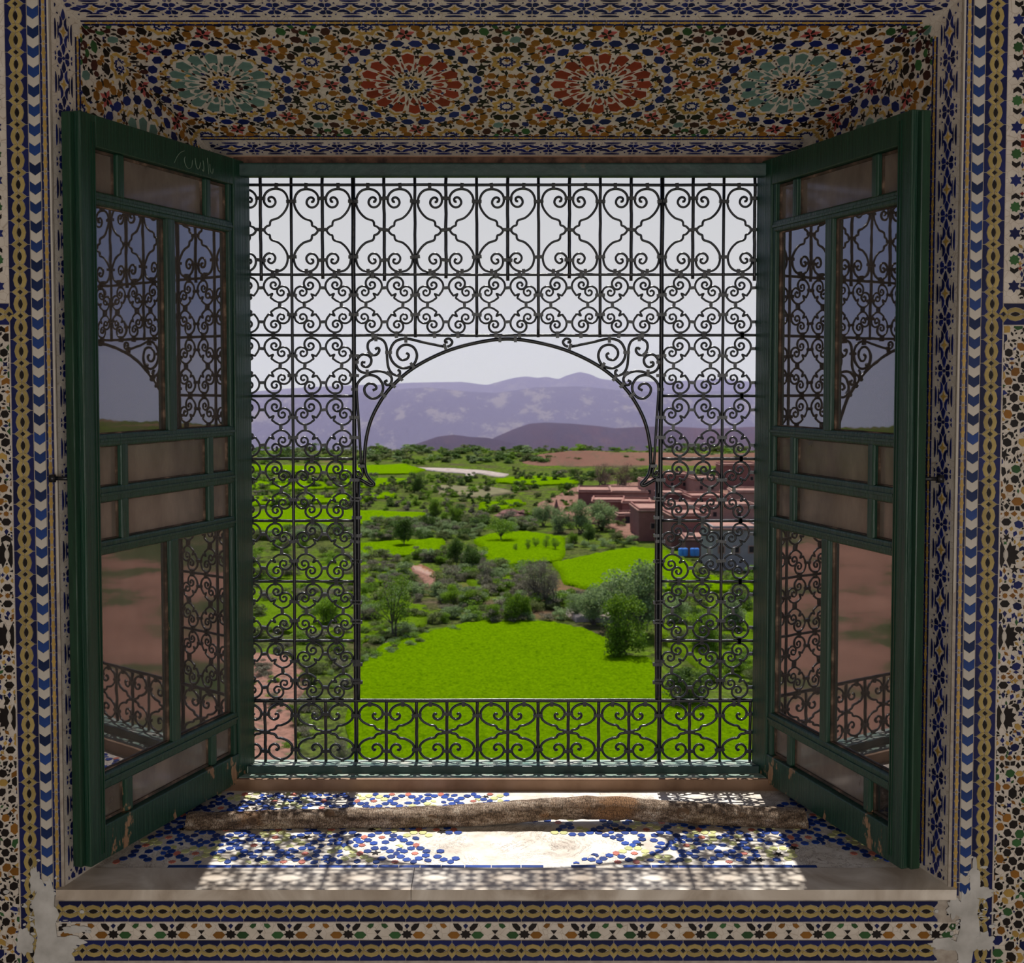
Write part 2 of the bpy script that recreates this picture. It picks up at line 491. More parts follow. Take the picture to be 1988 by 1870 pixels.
def pol(c, r, a): return (c[0] + r * math.cos(a), c[1] + r * math.sin(a))
def star(c, n, ro, ri, rot=0.0):
    return [pol(c, ro if i % 2 == 0 else ri, rot + math.pi * i / n) for i in range(2 * n)]
def loc_poly(c, ang, pts):        # pts (radial, tangential) about c
    ca, sa = math.cos(ang), math.sin(ang)
    return [(c[0] + r * ca - t * sa, c[1] + r * sa + t * ca) for r, t in pts]
def kite(c, ang, r0, r1, w, k=0.5): rm = r0 + (r1 - r0) * k; return loc_poly(c, ang, [(r0, 0), (rm, w), (r1, 0), (rm, -w)])
def hexa(c, ang, r, lr, lt): return loc_poly(c, ang, [(r, lt), (r + lr, lt * .45), (r + lr, -lt * .45), (r, -lt), (r - lr, -lt * .45), (r - lr, lt * .45)])
def chev(c, ang, r, w, t, k=0.8): return loc_poly(c, ang, [(r, w), (r + w * k, 0), (r, -w), (r - t, -w), (r + w * k - t * 1.15, 0), (r - t, w)])
TAU = 2 * math.pi
def rosette(P, c, col, R=1.0):
    P.begin(); rosette_(P, c, col, R); P.end()
    for k in range(8): pinkstar(P, pol(c, 139 * R, TAU * k / 8), TAU * k / 8)
def rosette_(P, c, col, R=1.0):
    for k in range(8):
        P.add(kite(c, TAU * k / 8, 4 * R, 16 * R, 3.6 * R, .6), 'blue')
    for k in range(16):
        a = TAU * k / 16; h = a + TAU / 32
        P.add(chev(c, a, 21 * R, 3.9 * R, 4.5 * R, 1.3), 'yellow', 0)
        P.add(kite(c, h, 26 * R, 37 * R, 2.2 * R, .3), 'black', 0)
        P.add(kite(c, a, 37 * R, 57 * R, 5.0 * R, .72), col, 0)
        P.add(kite(c, h, 44 * R, 66 * R, 2.0 * R, .55), col, 0)
        P.add(loc_poly(c, a, [(64 * R, 0), (60.5 * R, 8 * R), (82 * R, 10.5 * R), (88 * R, 0), (82 * R, -10.5 * R), (60.5 * R, -8 * R)]), col, 0)
        P.add(star(pol(c, 95 * R, h), 5, 9 * R, 3.4 * R, h + math.pi), 'black', 0)
        P.add(chev(c, a, 95 * R, 8.5 * R, 4.8 * R, .55), 'yellow', 0)
        P.add(chev(c, h, 106 * R, 5.5 * R, 3.5 * R, .5), 'yellow', 0)
    for k in range(24):
        P.add(hexa(c, TAU * k / 24 + TAU / 48, 115.5 * R, 7.4 * R, 11.8 * R), 'blue')
    for k in range(8):
        a = TAU * k / 8
        P.add(star(pol(c, 133 * R, a + TAU / 16), 5, 12 * R, 4.4 * R, a + TAU / 16), 'black', 0)
def pinkstar(P, c, rot):
    P.begin()
    for k in range(8):
        a = rot + TAU * k / 8 + TAU / 16
        P.add(kite(c, a, 1.2, 12 if k % 2 else 16.5, 4.0, .5), 'pink' if k % 2 == 0 else 'black', 0)
    for k in range(8):
        a = rot + TAU * k / 8
        P.add(hexa(c, a, 25.5, 7.0, 8.8), 'brown')
        P.add(kite(c, a + TAU / 16, 20, 33, 2.3, .5), 'black' if k % 2 else 'brown', 0)
    P.end()
def burst(P, c):
    P.begin()
    for k in range(8):
        a = TAU * k / 8
        P.add(chev(c, a + TAU / 16, 9.5, 3.5, 3.0, 1.0), 'blue', 0)
        P.add(kite(c, a, 11, 17, 1.6, .5), 'blue', 0)
        P.add(chev(c, a + TAU / 16, 20, 7.4, 6.8, .95), 'yellow', 0)
        P.add(hexa(c, a + TAU / 16, 37, 7.4, 10.5), 'black')
        P.add(kite(c, a, 25, 41, 3.0, .4), 'black', 0)
        P.add(chev(c, a, 47, 5.5, 6.5, .8), 'brown', 0)
    P.end()
def cornerm(P, c):
    P.begin()
    P.add(star(c, 8, 4, 2.2), 'black')
    for k in range(8):
        a = TAU * k / 8
        P.add(kite(c, a + TAU / 16, 8, 14, 2.2), 'maroon', 0)
        P.add(chev(c, a, 20, 6.6, 7.5, .6), 'maroon' if k % 2 else 'green', 0)
        P.add(kite(c, a + TAU / 16, 22, 31, 2.4, .5), 'black', 0)
        P.add(hexa(c, a + TAU / 16, 39, 7.2, 10.5), ('green', 'maroon', 'teal', 'maroon')[k % 4])
        P.add(kite(c, a, 33, 45, 3.0, .5), 'black', 0)
    P.end()
def fill(P, region, n, cols, seed, sizes=(9.5, 8, 6.5, 5, 3.6, 2.6)):
    rnd = random.Random(seed)
    for sz in sizes:
        for _ in range(n):
            c = (rnd.uniform(region[0], region[1]), rnd.uniform(region[2], region[3]))
            i, j = int((c[0] - P.u0) / P.c), int((c[1] - P.v0) / P.c)
            if not (0 <= i < P.occ.shape[0] and 0 <= j < P.occ.shape[1]) or P.occ[i, j]: continue
            a = rnd.choice([0, 1, 2, 3]) * math.pi / 4
            k = rnd.random(); col = rnd.choice(cols)
            if sz > 6: P.add(hexa(c, a, 0, sz * .66, sz), col) if k < .62 else (P.add(chev((c[0], c[1]), a, 0, sz * .8, sz * .8, .6), col) if k < .86 else P.add(star(c, 5, sz * 1.1, sz * .45, a), 'black'))
            elif sz > 3: P.add(loc_poly(c, a, [(-sz, 0), (0, sz * .5), (sz, 0), (0, -sz * .5)]), col) if k < .6 else P.add(star(c, 4, sz, sz * .5, a), col)
            else: P.add(loc_poly(c, a, [(-sz * .8, 0), (0, sz * .6), (sz * .8, 0), (0, -sz * .6)]), 'black' if k < .6 else col, 0)

# --- ribbon patterns. fr(s, t) maps along/across to panel (u, v)
def chain(P, fr, s0, n, per=37.0, hw=16.4):
    def A(pts, col, name='tile'): P.add([fr(*p) for p in pts], col, force=True, name=name)
    for i in range(n):
        o = s0 + i * per; m = o + per / 2; e_ = o + per
        up = [(o + 0.5, hw), (e_ - 0.5, hw), (e_ - .5, 13.2), (e_ - 6, 6.6), (m + 8.5, 9.2), (m, 11.3), (m - 8.5, 9.2), (o + 6, 6.6), (o + .5, 13.2)]
        A(up, 'navy'); A([(a, -b) for a, b in up], 'navy')
        top = [(o + 5.8, 4.8), (m - 7.5, 8.6), (m, 10.4), (m + 7.5, 8.6), (e_ - 5.8, 4.8), (e_ - 8.0, .4), (m + 6.2, 2.6), (m, 4.0), (m - 6.2, 2.6), (o + 8.0, .4)]
        A(top, 'olive', 'chain_link'); A([(a, -b) for a, b in top], 'olive', 'chain_link')
        A([(m - 7.6, 0), (m - 4.2, 2.3), (m, 3.3), (m + 4.2, 2.3), (m + 7.6, 0), (m + 4.2, -2.3), (m, -3.3), (m - 4.2, -2.3)], 'black')
        A([(o - 3.7, 0), (o, 3.7), (o + 3.7, 0), (o, -3.7)], 'black')
        dt = [(o - 7.2, .5), (o - 5.0, 5.6), (o, 12.4), (o + 5.0, 5.6), (o + 7.2, .5), (o + 4.6, .5), (o, 4.8), (o - 4.6, .5)]
        A(dt, 'olive', 'chain_link'); A([(a, -b) for a, b in dt], 'olive', 'chain_link')
def chevrons(P, fr, s0, n, per=30.0, hw=8.6):
    for i in range(n):
        o = s0 + i * per
        for k, col in ((0, 'bright'), (1, 'white')):
            a = o + k * per / 2; h = per / 2 - .7
            P.add([fr(a, -hw), (fr(a - 6, 0)), fr(a, hw), fr(a + h, hw), fr(a + h - 6, 0), fr(a + h, -hw)], col, force=True, name='chevron_tile')
def trim(P, fr, s0, s1, per=28.0, k=1.0):
    n = int((s1 - s0) / per)
    for i in range(n):
        o = s0 + (i + .5) * per
        def A(pts, col):
            P.add([fr(*p) for p in pts], col, force=True)
        A([(o - 9.5, 0), (o - 7.5, 1.9), (o - 2, 2.0), (o, 3.3), (o + 2, 2.0), (o + 7.5, 1.9), (o + 9.5, 0), (o + 7.5, -1.9), (o + 2, -2.0), (o, -3.3), (o - 2, -2.0), (o - 7.5, -1.9)], 'yellow')
        A([(o + 11, 0), (o + 14, 2), (o + 17, 0), (o + 14, -2)], 'yellow')
        for sg in (1, -1):
            A([(o - 13.6, sg * 5.8), (o + 13.6, sg * 5.8), (o + 13.6, sg * 3.2), (o + 10, sg * 2.9), (o + 2.5, sg * 3.2), (o, sg * 4.2), (o - 2.5, sg * 3.2), (o - 10, sg * 2.9), (o - 13.6, sg * 3.2)], 'navy')
def interlace(P, fr, s0, s1, per=80.0, k=1.0):
    n = max(1, round((s1 - s0) / per)); per = (s1 - s0) / n
    g = per / 80.0
    for i in range(n):
        o = s0 + (i + .5) * per
        def A(pts, col): P.add([fr(o + a * g, b * k) for a, b in pts], col, force=False, gap=0)
        A([(8, 0), (2.4, 2.2), (0, 7), (-2.4, 2.2), (-8, 0), (-2.4, -2.2), (0, -7), (2.4, -2.2)], 'yellow')
        for sx in (1, -1):
            A([(sx * 17.5, 0), (sx * 23, 4.4), (sx * 28, 3.4), (sx * 35, 0), (sx * 28, -3.4), (sx * 23, -4.4)], 'blue')
            for sy in (1, -1):
                A([(sx * a, sy * b) for a, b in [(2.8, 9.2), (6, 5.2), (11.5, 2.3), (17.5, 3.0), (22.5, 7.4), (14, 7.0), (8.5, 8.6), (4.6, 11.6)]], 'blue')
                A([(sx * a, sy * b) for a, b in [(32.8, 5.2), (39.3, 4.2), (39.4, 11.4), (35.4, 13.4), (31, 11.8), (29.4, 8.4), (32.2, 7.6)]], 'blue')
                A([(sx * a, sy * b) for a, b in [(33, 19.6), (39, 19.6), (37, 17.2)]], 'blue')
                A([(sx * a, sy * b) for a, b in [(24, 12.2), (27, 13.8), (25, 15.6)]], 'blue')
        for sy in (1, -1):
            A([(-16, sy * 19.4), (-10, sy * 17.4), (0, sy * 16.6), (10, sy * 17.4), (16, sy * 19.4), (9, sy * 20.0), (-9, sy * 20.0)], 'navy')
            A([(-12, sy * 12.4), (0, sy * 11.0), (12, sy * 12.4), (0, sy * 12.9)], 'navy')
    for i in range(n + 1):
        o = s0 + i * per
        P.add([fr(o + a, b) for a, b in [(3, 0), (0, 3.4 * k), (-3, 0), (0, -3.4 * k)]], 'blue', gap=0)

def star_field(P, region, centres, S, cols, seed=3, nfill=2200):
    for c, col in centres: rosette(P, c, col)
    for c, col in centres:
        for du, dv in ((.5, .2), (.5, -.2), (-.5, .2), (-.5, -.2), (.19, .492), (-.19, .492), (.19, -.492), (-.19, -.492)):
            burst(P, (c[0] + du * S, c[1] + dv * S))
        for du, dv in ((.5, .49), (-.5, .49), (.5, -.49), (-.5, -.49)):
            cornerm(P, (c[0] + du * S, c[1] + dv * S))
    fill(P, region, nfill, cols, seed)

FC = ['brown', 'black', 'brown', 'maroon', 'black', 'blue', 'yellow']
# soffit
def in_top(u, v):
    f = v / SLT; return abs(u) < XB + (XF_ - XB) * f - 2 and 0 < v < SLT
P = Panel(reveal_top, -XF_, XF_, 0, SLT, in_top)
def across(v0): return lambda s, t: (s, v0 + t)
def hw_at(v): return XB + (XF_ - XB) * v / SLT
vb = [SLT * .018, SLT * .088, SLT * .163, SLT * .862, SLT * .935]
trim(P, across(vb[0]), -hw_at(0), hw_at(0))
interlace(P, across(vb[1]), -hw_at(vb[1]) + 4, hw_at(vb[1]) - 4)
trim(P, across(vb[2]), -hw_at(vb[2]) + 4, hw_at(vb[2]) - 4)
trim(P, across(vb[3]), -hw_at(vb[3]) + 4, hw_at(vb[3]) - 4)
interlace(P, across(vb[4]), -hw_at(vb[4]) + 4, hw_at(vb[4]) - 4)
V0, V1 = vb[2] + 7, vb[3] - 7
def in_star(u, v): return abs(u) < hw_at(v) - 1.5 and V0 < v < V1
P.inside = None
kk = (XF_ - XB) / SLT
P.planes = ((0, 1, -V0), (0, -1, V1), (-1, kk, XB - 1.5), (1, kk, XB - 1.5))
vc = (V0 + V1) / 2; S = 329.0
star_field(P, (-XF_, XF_, V0, V1), [((-1.5 * S, vc), 'teal'), ((-.5 * S, vc), 'red'), ((.5 * S, vc), 'red'), ((1.5 * S, vc), 'teal')], S, FC)
# outlined half motifs beyond the last rosette
for sx in (-1, 1):
    rosette(P, (sx * 2.5 * S, vc), 'teal')
P.emit(290)

# side reveals
def side(parent, sgn):
    def ins(u, v):
        uu = u * sgn
        f = uu / SLS
        return 0 < uu < SLS and sill_z(0) + (sill_z(DF) - sill_z(0)) * f + 3 < v < ZTB + (ZTF - ZTB) * f - 2
    P = Panel(parent, 0 if sgn > 0 else -SLS, SLS if sgn > 0 else 0, -815, ZTF, ins)
    def along(u0): return lambda s, t: (sgn * (u0 + t), s)
    ub = [SLS * .018, SLS * .088, SLS * .163, SLS * .872, SLS * .943]
    lo = -800
    trim(P, along(ub[3]), lo, ZTF - 24)
    interlace(P, along(ub[4]), -806, ZTF - 8, 80)
    trim(P, along(ub[0]), lo, ZTB + 6)
    interlace(P, along(ub[1]), lo, ZTB + 8, 80)
    trim(P, along(ub[2]), lo, ZTB + 20)
    a0, a1 = ub[2] + 7, ub[3] - 7
    P.inside = None
    kt = (ZTF - ZTB) / SLS; kb = (sill_z(DF) - sill_z(0)) / SLS
    P.planes = ((sgn, 0, -a0), (-sgn, 0, a1), (sgn * kt, -1, ZTB - 2), (-sgn * kb, 1, -sill_z(0) - 3))
    uc = sgn * (a0 + a1) / 2
    star_field(P, ((a0 if sgn > 0 else -a1), (a1 if sgn > 0 else -a0), -815, ZTF),
               [((uc, 364), 'teal'), ((uc, 364 - S), 'red'), ((uc, 364 - 2 * S), 'teal'), ((uc, 364 - 3 * S), 'red')], S, FC, 7, 1700)
    vis = lambda poly: (3 if abs(poly[0][0]) > ub[3] - 10 else (2 if poly[0][1] > 200 else .5))
    P.emit(295, vis)
side(reveal_left, -1)
side(reveal_right, 1)

# front wall bands
def e2u(sx, e_): return sx * (XF_ + e_)
class Bands: pass
ZB_, ZT_ = -945.0, 640.0
P = Panel(wall_front, -860, 860, -960, 660)
for o in (wall_front,): pass
WF = empty('wall_tiling'); WF.matrix_world = M_front
def lift(parent_mtx, name):      # a thin slab of grout on the wall that carries the tiles of one band
    pass
bpy.data.objects.remove(WF)
def wall_part(name, poly, m, th=0.004):
    q = MB(); q.prism([(a * U, b * U) for a, b in poly], 0.0, th)
    o = q.build(name, m, wall_front); o.matrix_world = M_front
    return o
for sx, side_name in ((-1, 'left'), (1, 'right')):
    X = lambda e_, sx=sx: sx * (XF_ + e_)
    def rect(e0, e1, z0, z1, sx=sx): return [(X(e0), z0), (X(e1), z0), (X(e1), z1), (X(e0), z1)]
    # trim beside the opening
    b = wall_part('border_strip', rect(0, 17.5, ZB_ + 92, ZT_), GROUT)
    P = Panel(b, -900, 900, -960, 700, hgt=0.0056)
    trim(P, lambda s, t, sx=sx: (sx * (XF_ + 10.8 + t), s), -826, 640)
    # thin white fillet at the very edge
    q0 = P.add([(X(.6), -845), (X(3.6), -845), (X(3.6), 640), (X(.6), 640)], 'white', force=True)
    P.emit(290)
    b = wall_part('chevron_strip', rect(17.5, 36, -945, ZT_), GROUT)
    P = Panel(b, -900, 900, -960, 700, hgt=0.0056)
    chevrons(P, lambda s, t, sx=sx: (sx * (XF_ + 26.8 + t), s), -938, 52)
    P.emit(295)
    b = wall_part('chain_strip', rect(36, 71.5, ZB_, ZT_), GROUT)
    P = Panel(b, -900, 900, -960, 700, hgt=0.0056)
    chain(P, lambda s, t, sx=sx: (sx * (XF_ + 53.5 + t), s), -938, 42)
    P.emit(295)
    # cross band
    b = wall_part('chain_crossing', rect(71.5, 150, 83, 118), GROUT)
    P = Panel(b, -900, 900, -960, 700, hgt=0.0056)
    chain(P, lambda s, t, sx=sx: (sx * (XF_ + 53.5 + s), 100.5 + t), 18, 2)
    P.emit(290)
    # upper star panel
    b = wall_part('star_panel', rect(71.5, 150, 118, ZT_), BASE)
    zl, zh = 118, ZT_
    P = Panel(b, -900, 900, 100, 700, lambda u, v, sx=sx: XF_ + 74 < sx * u < XF_ + 150 and 124 < v < 640, hgt=0.0056)
    k = 0; z = 595
    cx = XF_ + 87
    while z > 120:
        c = (sx * cx, z)
        P.add(star(c, 8, 8.6, 6.4, 0.2), 'green')
        P.add(chev(c, math.pi / 2, 17, 6.4, 6, .7), 'black', 0)
        P.add(chev(c, -math.pi / 2, 17, 6.4, 6, .7), 'black', 0)
        P.add(star((c[0], z - 41), 6, 10, 6, math.pi / 2), 'blue', 0)
        a = 0 if sx > 0 else math.pi
        P.add(chev(c, a, 22, 5.5, 6, .7), 'black', 0)
        P.add(chev(c, a, 36, 6, 6, .7), 'yellow', 0)
        for dz in (-16, 16, -28, 28):
            P.add(hexa((c[0] + sx * 20, z + dz), .6 * dz / 16, 0, 5, 7.5), 'blue')
        P.add(kite((c[0], z - 41), a, 20, 34, 5), 'yellow')
        z -= 82
    fill(P, (-860 if sx < 0 else XF_ + 96, -XF_ - 96 if sx < 0 else 860, 124, 640), 900, ['blue', 'black', 'yellow', 'red'], 9)
    P.emit(290)
    # lower star panel
    b = wall_part('star_panel', rect(71.5, 150, -945, 83), BASE)
    P = Panel(b, -900, 900, -960, 90, None, hgt=0.0056)
    P.planes = ((sx, 0, -(XF_ + 73)), (-sx, 0, XF_ + 148), (0, 1, 943), (0, -1, 82))
    xc = sx * (XF_ + 82)
    for zc in (-278, -408, -538):
        c = (xc, zc); P.begin()
        P.add([(xc + sx * a, zc + b_) for a, b_ in ((0, -8), (2.6, -3), (2.6, 3), (0, 8), (-2.6, 3), (-2.6, -3))], 'white')
        for sg in (1, -1):
            P.add([pol(c, 22 if k % 2 == 0 else 16.5, (0 if sg > 0 else math.pi) + (k - 5) * math.pi / 12.5) for k in range(11)] + [(xc + sg * 1.5, zc + sg * 9), (xc + sg * 4, zc + sg * 3), (xc + sg * 4, zc - sg * 3), (xc + sg * 1.5, zc - sg * 9)], 'black')
        for k in range(16):
            a = TAU * k / 16
            P.add(kite(c, a, 31, 41, 3.4, .6), 'blue')
            P.add(kite(c, a + TAU / 32, 38, 46, 3.2), 'yellow')
            P.add(hexa(c, a, 52, 5.5, 8), 'blue' if k % 2 else 'black')
        P.end()
    for zc in (-213, -343, -473, -603):
        for dx in (0, 26):
            c = (xc + dx, zc)
            P.begin(); P.add(star(c, 8, 4.5, 3), 'brown')
            for k in range(8): P.add(kite(c, TAU * k / 8, 6.5, 17, 4.2, .6), 'brown' if k % 4 == 0 else 'black')
            P.end()
    for c0, col in (((sx * (XF_ + 132), -30), 'yellow'), ((sx * (XF_ + 132), -740), 'green')):
        for rr, n_, cc, lr, lt in ((24, 10, 'green', 7, 8), (42, 16, 'black', 6, 8), (57, 20, 'brown', 6, 8), (72, 26, 'yellow', 6, 8), (87, 30, 'black', 6, 8), (102, 36, 'brown', 6, 8), (118, 40, 'green', 6, 8), (134, 44, 'black', 6, 8), (150, 50, 'brown', 6, 8)):
            for k in range(n_):
                a = TAU * (k + .5 * (rr % 2)) / n_
                if rr == 72: P.add(chev(c0, a, rr, 7.5, 8, .7), cc)
                else: P.add(hexa(c0, a, rr, lr, lt * (1 - .15 * ((k + rr) % 2))), cc if (k + rr) % 3 else 'black')
                P.add(kite(c0, a + TAU / n_ / 2, rr + 4, rr + 12, 2), 'black')
    fill(P, (min(sx * XF_, sx * (XF_ + 150)), max(sx * XF_, sx * (XF_ + 150)), -944, 82), 2600, ['black', 'brown', 'black', 'green', 'blue', 'yellow'], 11)
    P.emit(295)

# bands under the sill
def under(name, z0, z1, m): return wall_part(name, [(-XF_ - 17.5, z0), (XF_ + 17.5, z0), (XF_ + 17.5, z1), (-XF_ - 17.5, z1)], m)
b = under('chain_band', -870, -833, GROUT)
P = Panel(b, -900, 900, -960, -800, hgt=0.0056)
chain(P, lambda s, t: (s, -851.5 + t), -XF_ - 10, 38); P.emit(295)
b = under('chain_band', -945, -898, GROUT)
P = Panel(b, -900, 900, -975, -800, hgt=0.0056)
chain(P, lambda s, t: (s, -915.5 + t), -XF_ - 10, 38); P.emit(295)
b = under('mosaic_band', -898, -870, BASE)
P = Panel(b, -900, 900, -975, -800, lambda u, v: abs(u) < XF_ + 16 and -897 < v < -871, hgt=0.0056)
for i in range(-8, 9):
    for s, col in ((0, 'green'), (94, 'brown')):
        c = i * 188.0 + s - 18
        def A(pts, cc, c=c):
            P.add([(c + a, -870 + b_) for a, b_ in pts], cc, 0)
        A([(-7, -26.5), (7, -26.5), (0, -19.5)], 'black'); A([(-5, -12.5), (5, -12.5), (0, -18.5)], 'black')
        for sg in (-1, 1):
            A([(sg * a, b_) for a, b_ in [(6, -1.5), (13, -1.5), (17, -6), (12, -9.5), (7, -6)]], col)
            A([(sg * a, b_) for a, b_ in [(15.5, -1.5), (22, -1.5), (26, -7), (21, -12.5), (15, -9)]], col)
            A([(sg * a, b_) for a, b_ in [(18, -20), (23.5, -14.8), (33, -14.8), (38, -20), (33, -25.6), (23.5, -25.6)]], col)
            A([(sg * a, b_) for a, b_ in [(27, -1.5), (35, -1.5), (40.5, -7.5), (40, -13), (34, -12.5), (28.5, -6.5)]], 'black')
        A([(47 + 9 * math.cos(TAU * k / 16) * (1 if k % 2 == 0 else .68), -19 + 7.6 * math.sin(TAU * k / 16) * (1 if k % 2 == 0 else .68)) for k in range(16)], 'black')
        A([(47, -1.5), (51, -5), (47, -10), (43, -5)], 'navy')
P.emit(295)

# broken plaster in the two lower corners of the wall
WHITEP = noisy('white_filler_plaster', [(0.3, (0.40, 0.39, 0.37)), (0.7, (0.60, 0.59, 0.57))], 25, 0.85, 0.5)
def blob(q, c, rx, rz, seed, n=34, j=.45, n0=0.0055, n1=0.0072):
    rnd = random.Random(seed); pts = []
    for k in range(n):
        a = TAU * k / n
        r = 1 + j * (noise.noise(Vector((math.cos(a) * 2.2, math.sin(a) * 2.2, seed * 1.7)))) + rnd.uniform(-.12, .12)
        pts.append(((c[0] + rx * r * math.cos(a)) * U, (c[1] + rz * r * math.sin(a)) * U))
    q.prism(pts, n0, n1)
for sx in (-1, 1):
    q = MB()
    if sx < 0: cs = [((-735, -870), 20, 72), ((-728, -920), 34, 30), ((-752, -800), 8, 22), ((-700, -900), 26, 9), ((-690, -880), 22, 6), ((-770, -900), 14, 22)]
    else: cs = [((738, -880), 17, 75), ((716, -845), 12, 16), ((700, -905), 24, 10), ((748, -800), 9, 30), ((760, -820), 18, 10), ((765, -900), 14, 16)]
    for i, (c, a, b2) in enumerate(cs): blob(q, c, a, b2, i + (9 if sx > 0 else 1), n1=0.0072 + i * .0001)
    rnd = random.Random(8 + sx)
    for i in range(90):
        c = (sx * (735 + rnd.gauss(0, 24)), -865 + rnd.gauss(0, 40))
        if c[1] > -835 and sx * c[0] < 716: continue
        blob(q, c, rnd.uniform(1.5, 6), rnd.uniform(.8, 3.5), i + 40, 8, .6, n1=0.0066)
    o = q.build('plaster_patch', WHITEP, wall_front); o.matrix_world = M_front

# ------------------------------------------------------------------ marble sill with its mosaic
def sill_mat():
    m, n, bs, out = new_mat('worn_sill_plaster')
    nz = noise_node(n, 9, 8, 0.65)
    c = ramp(n, nz.outputs[0], [(0.28, (0.30, 0.235, 0.18)), (0.48, (0.58, 0.52, 0.45)), (0.7, (0.80, 0.77, 0.72))])
    n2 = noise_node(n, 7, 8, 0.8, dist=1.6)
    ln = ramp(n, n2.outputs[0], [(0.490, (1, 1, 1)), (0.497, (0.14, 0.09, 0.06)), (0.503, (0.14, 0.09, 0.06)), (0.510, (1, 1, 1))])
    n3 = noise_node(n, 5, 2, 0.5)
    gate = ramp(n, n3.outputs[0], [(0.42, (0, 0, 0)), (0.5, (1, 1, 1))])
    c = mix(n, gate, c, mix(n, 1.0, c, ln, 'MULTIPLY'))
    n.links.new(c, bs.inputs['Base Color'])
    bs.inputs['Roughness'].default_value = 0.6
    bump(n, bs, nz.outputs[0], 0.35, 0.004)
    return m
SILLM = sill_mat()
MARBLE = noisy('grey_beige_marble', [(0.3, (0.24, 0.18, 0.13)), (0.47, (0.46, 0.39, 0.32)), (0.7, (0.76, 0.70, 0.62))], 6, 0.4, 0.15, 0.003, 8, dist=1.0)
NOSE = 62.0
polys = [(-XF_, NOSE), (XF_, NOSE), (XB, SLB), (-XB, SLB)]
sill = polyprism('trim_1', M_sill, [(-XF_ + 21, NOSE), (XF_ - 21, NOSE), (XB, SLB), (-XB, SLB)], 0.03, SILLM)
for x0, x1 in ((-716, -152), (-151, 716)):
    q = MB()
    i0 = -XF_ + 21 if x0 < -200 else x0; i1 = XF_ - 21 if x1 > 200 else x1
    f0 = -XF_ if x0 < -200 else x0; f1 = XF_ if x1 > 200 else x1
    q.prism([(x0 * U, -14 * U), (x1 * U, -14 * U), (x1 * U, 0), (f1 * U, 0), (i1 * U, NOSE * U), (i0 * U, NOSE * U), (f0 * U, 0), (x0 * U, 0)], -0.02, 0.0012)
    o = q.build('marble_slab', MARBLE, sill, bevel=0.0022)
P = Panel(sill, -XF_, XF_, 0, SLB, None, cell=1.6, hgt=0.0014)
def sp(px, py):                    # pixel to sill coordinates
    o = M_sill.translation; nrm = M_sill.col[2].to_3d(); d = ray(px, py)
    p = CAM + d * ((o - CAM).dot(nrm) / d.dot(nrm)); q = M_sill.inverted() @ p
    return q.x / U, q.y / U
patches = []
for px, py, rx, ry in ((1010, 1650, 120, 62), (930, 1632, 90, 30), (1120, 1640, 70, 30), (985, 1606, 85, 22), (1340, 1694, 52, 30), (1455, 1695, 62, 26), (330, 1690, 160, 22), (1640, 1690, 130, 40), (1180, 1545, 190, 40), (1400, 1548, 130, 40), (1140, 1600, 26, 12), (1600, 1655, 40, 20)):
    u, v = sp(px, py); patches.append((u, v, rx, ry))
rnd = random.Random(4)
pats = (0, )
def sill_in(u, v):
    if not (NOSE + 12 < v < SLB - 78): return False
    if abs(u) > XF_ - (XF_ - XB) * v / SLB - 12: return False
    for a, b, rx, ry in patches:
        w_ = 1 + .35 * noise.noise(Vector((u * .03, v * .03, 0)))
        if ((u - a) / rx) ** 2 + ((v - b) / ry) ** 2 < w_: return False
    return True
P.inside = sill_in
PT = 62.0
for i in range(-12, 13):
    for j in range(0, 9):
        for ox, oy, kind in ((0, 0, 0), (PT / 2, PT / 2, 1)):
            c = (i * PT + ox, NOSE + 22 + j * PT + oy)
            yel = (i + 2 * j + kind) % 4 == 0
            col = 'sillyellow' if yel else 'sillblue'
            for k in range(8):
                if rnd.random() < .05: continue
                a = TAU * k / 8 + TAU / 16
                P.add(hexa(c, a + math.pi / 2, 0, 0, 0) if False else loc_poly(pol(c, 20.5, a), a + rnd.uniform(-.2, .2), [(-7.2, 0), (-4.2, 6.0), (4.0, 6.6), (7.6, 0), (4.0, -6.6), (-4.2, -6.0)]), col, 0)
            if (i + j) % 3 == 0: P.add(star(c, 8, 6.5, 4.4), 'sillred', 0)
for i in range(-12, 13):
    for j in range(0, 9):
        for ox, oy in ((PT / 2, 0), (0, PT / 2)):
            c = (i * PT + ox, NOSE + 22 + j * PT + oy)
            if rnd.random() < .8: P.add(hexa(c, 0, 0, 5.5, 8), 'sillblue' if rnd.random() < .75 else 'sillred', 0)
fill(P, (-XF_, XF_, NOSE, SLB), 1600, ['sillblue', 'sillblue', 'sillblue', 'sillyellow'], 17, (8, 6.5))
P.inside = None
uu = -560
while uu < 500:
    L = rnd.uniform(34, 56)
    if not (28 < uu < 70) and not (150 < uu + L / 2 < 190) or uu < 0: P.add([(uu, NOSE + .5), (uu + L - 1.2, NOSE + .5), (uu + L - 1.2, NOSE + 9), (uu, NOSE + 9)], 'sillblue', force=True)
    uu += L
P.emit(295)

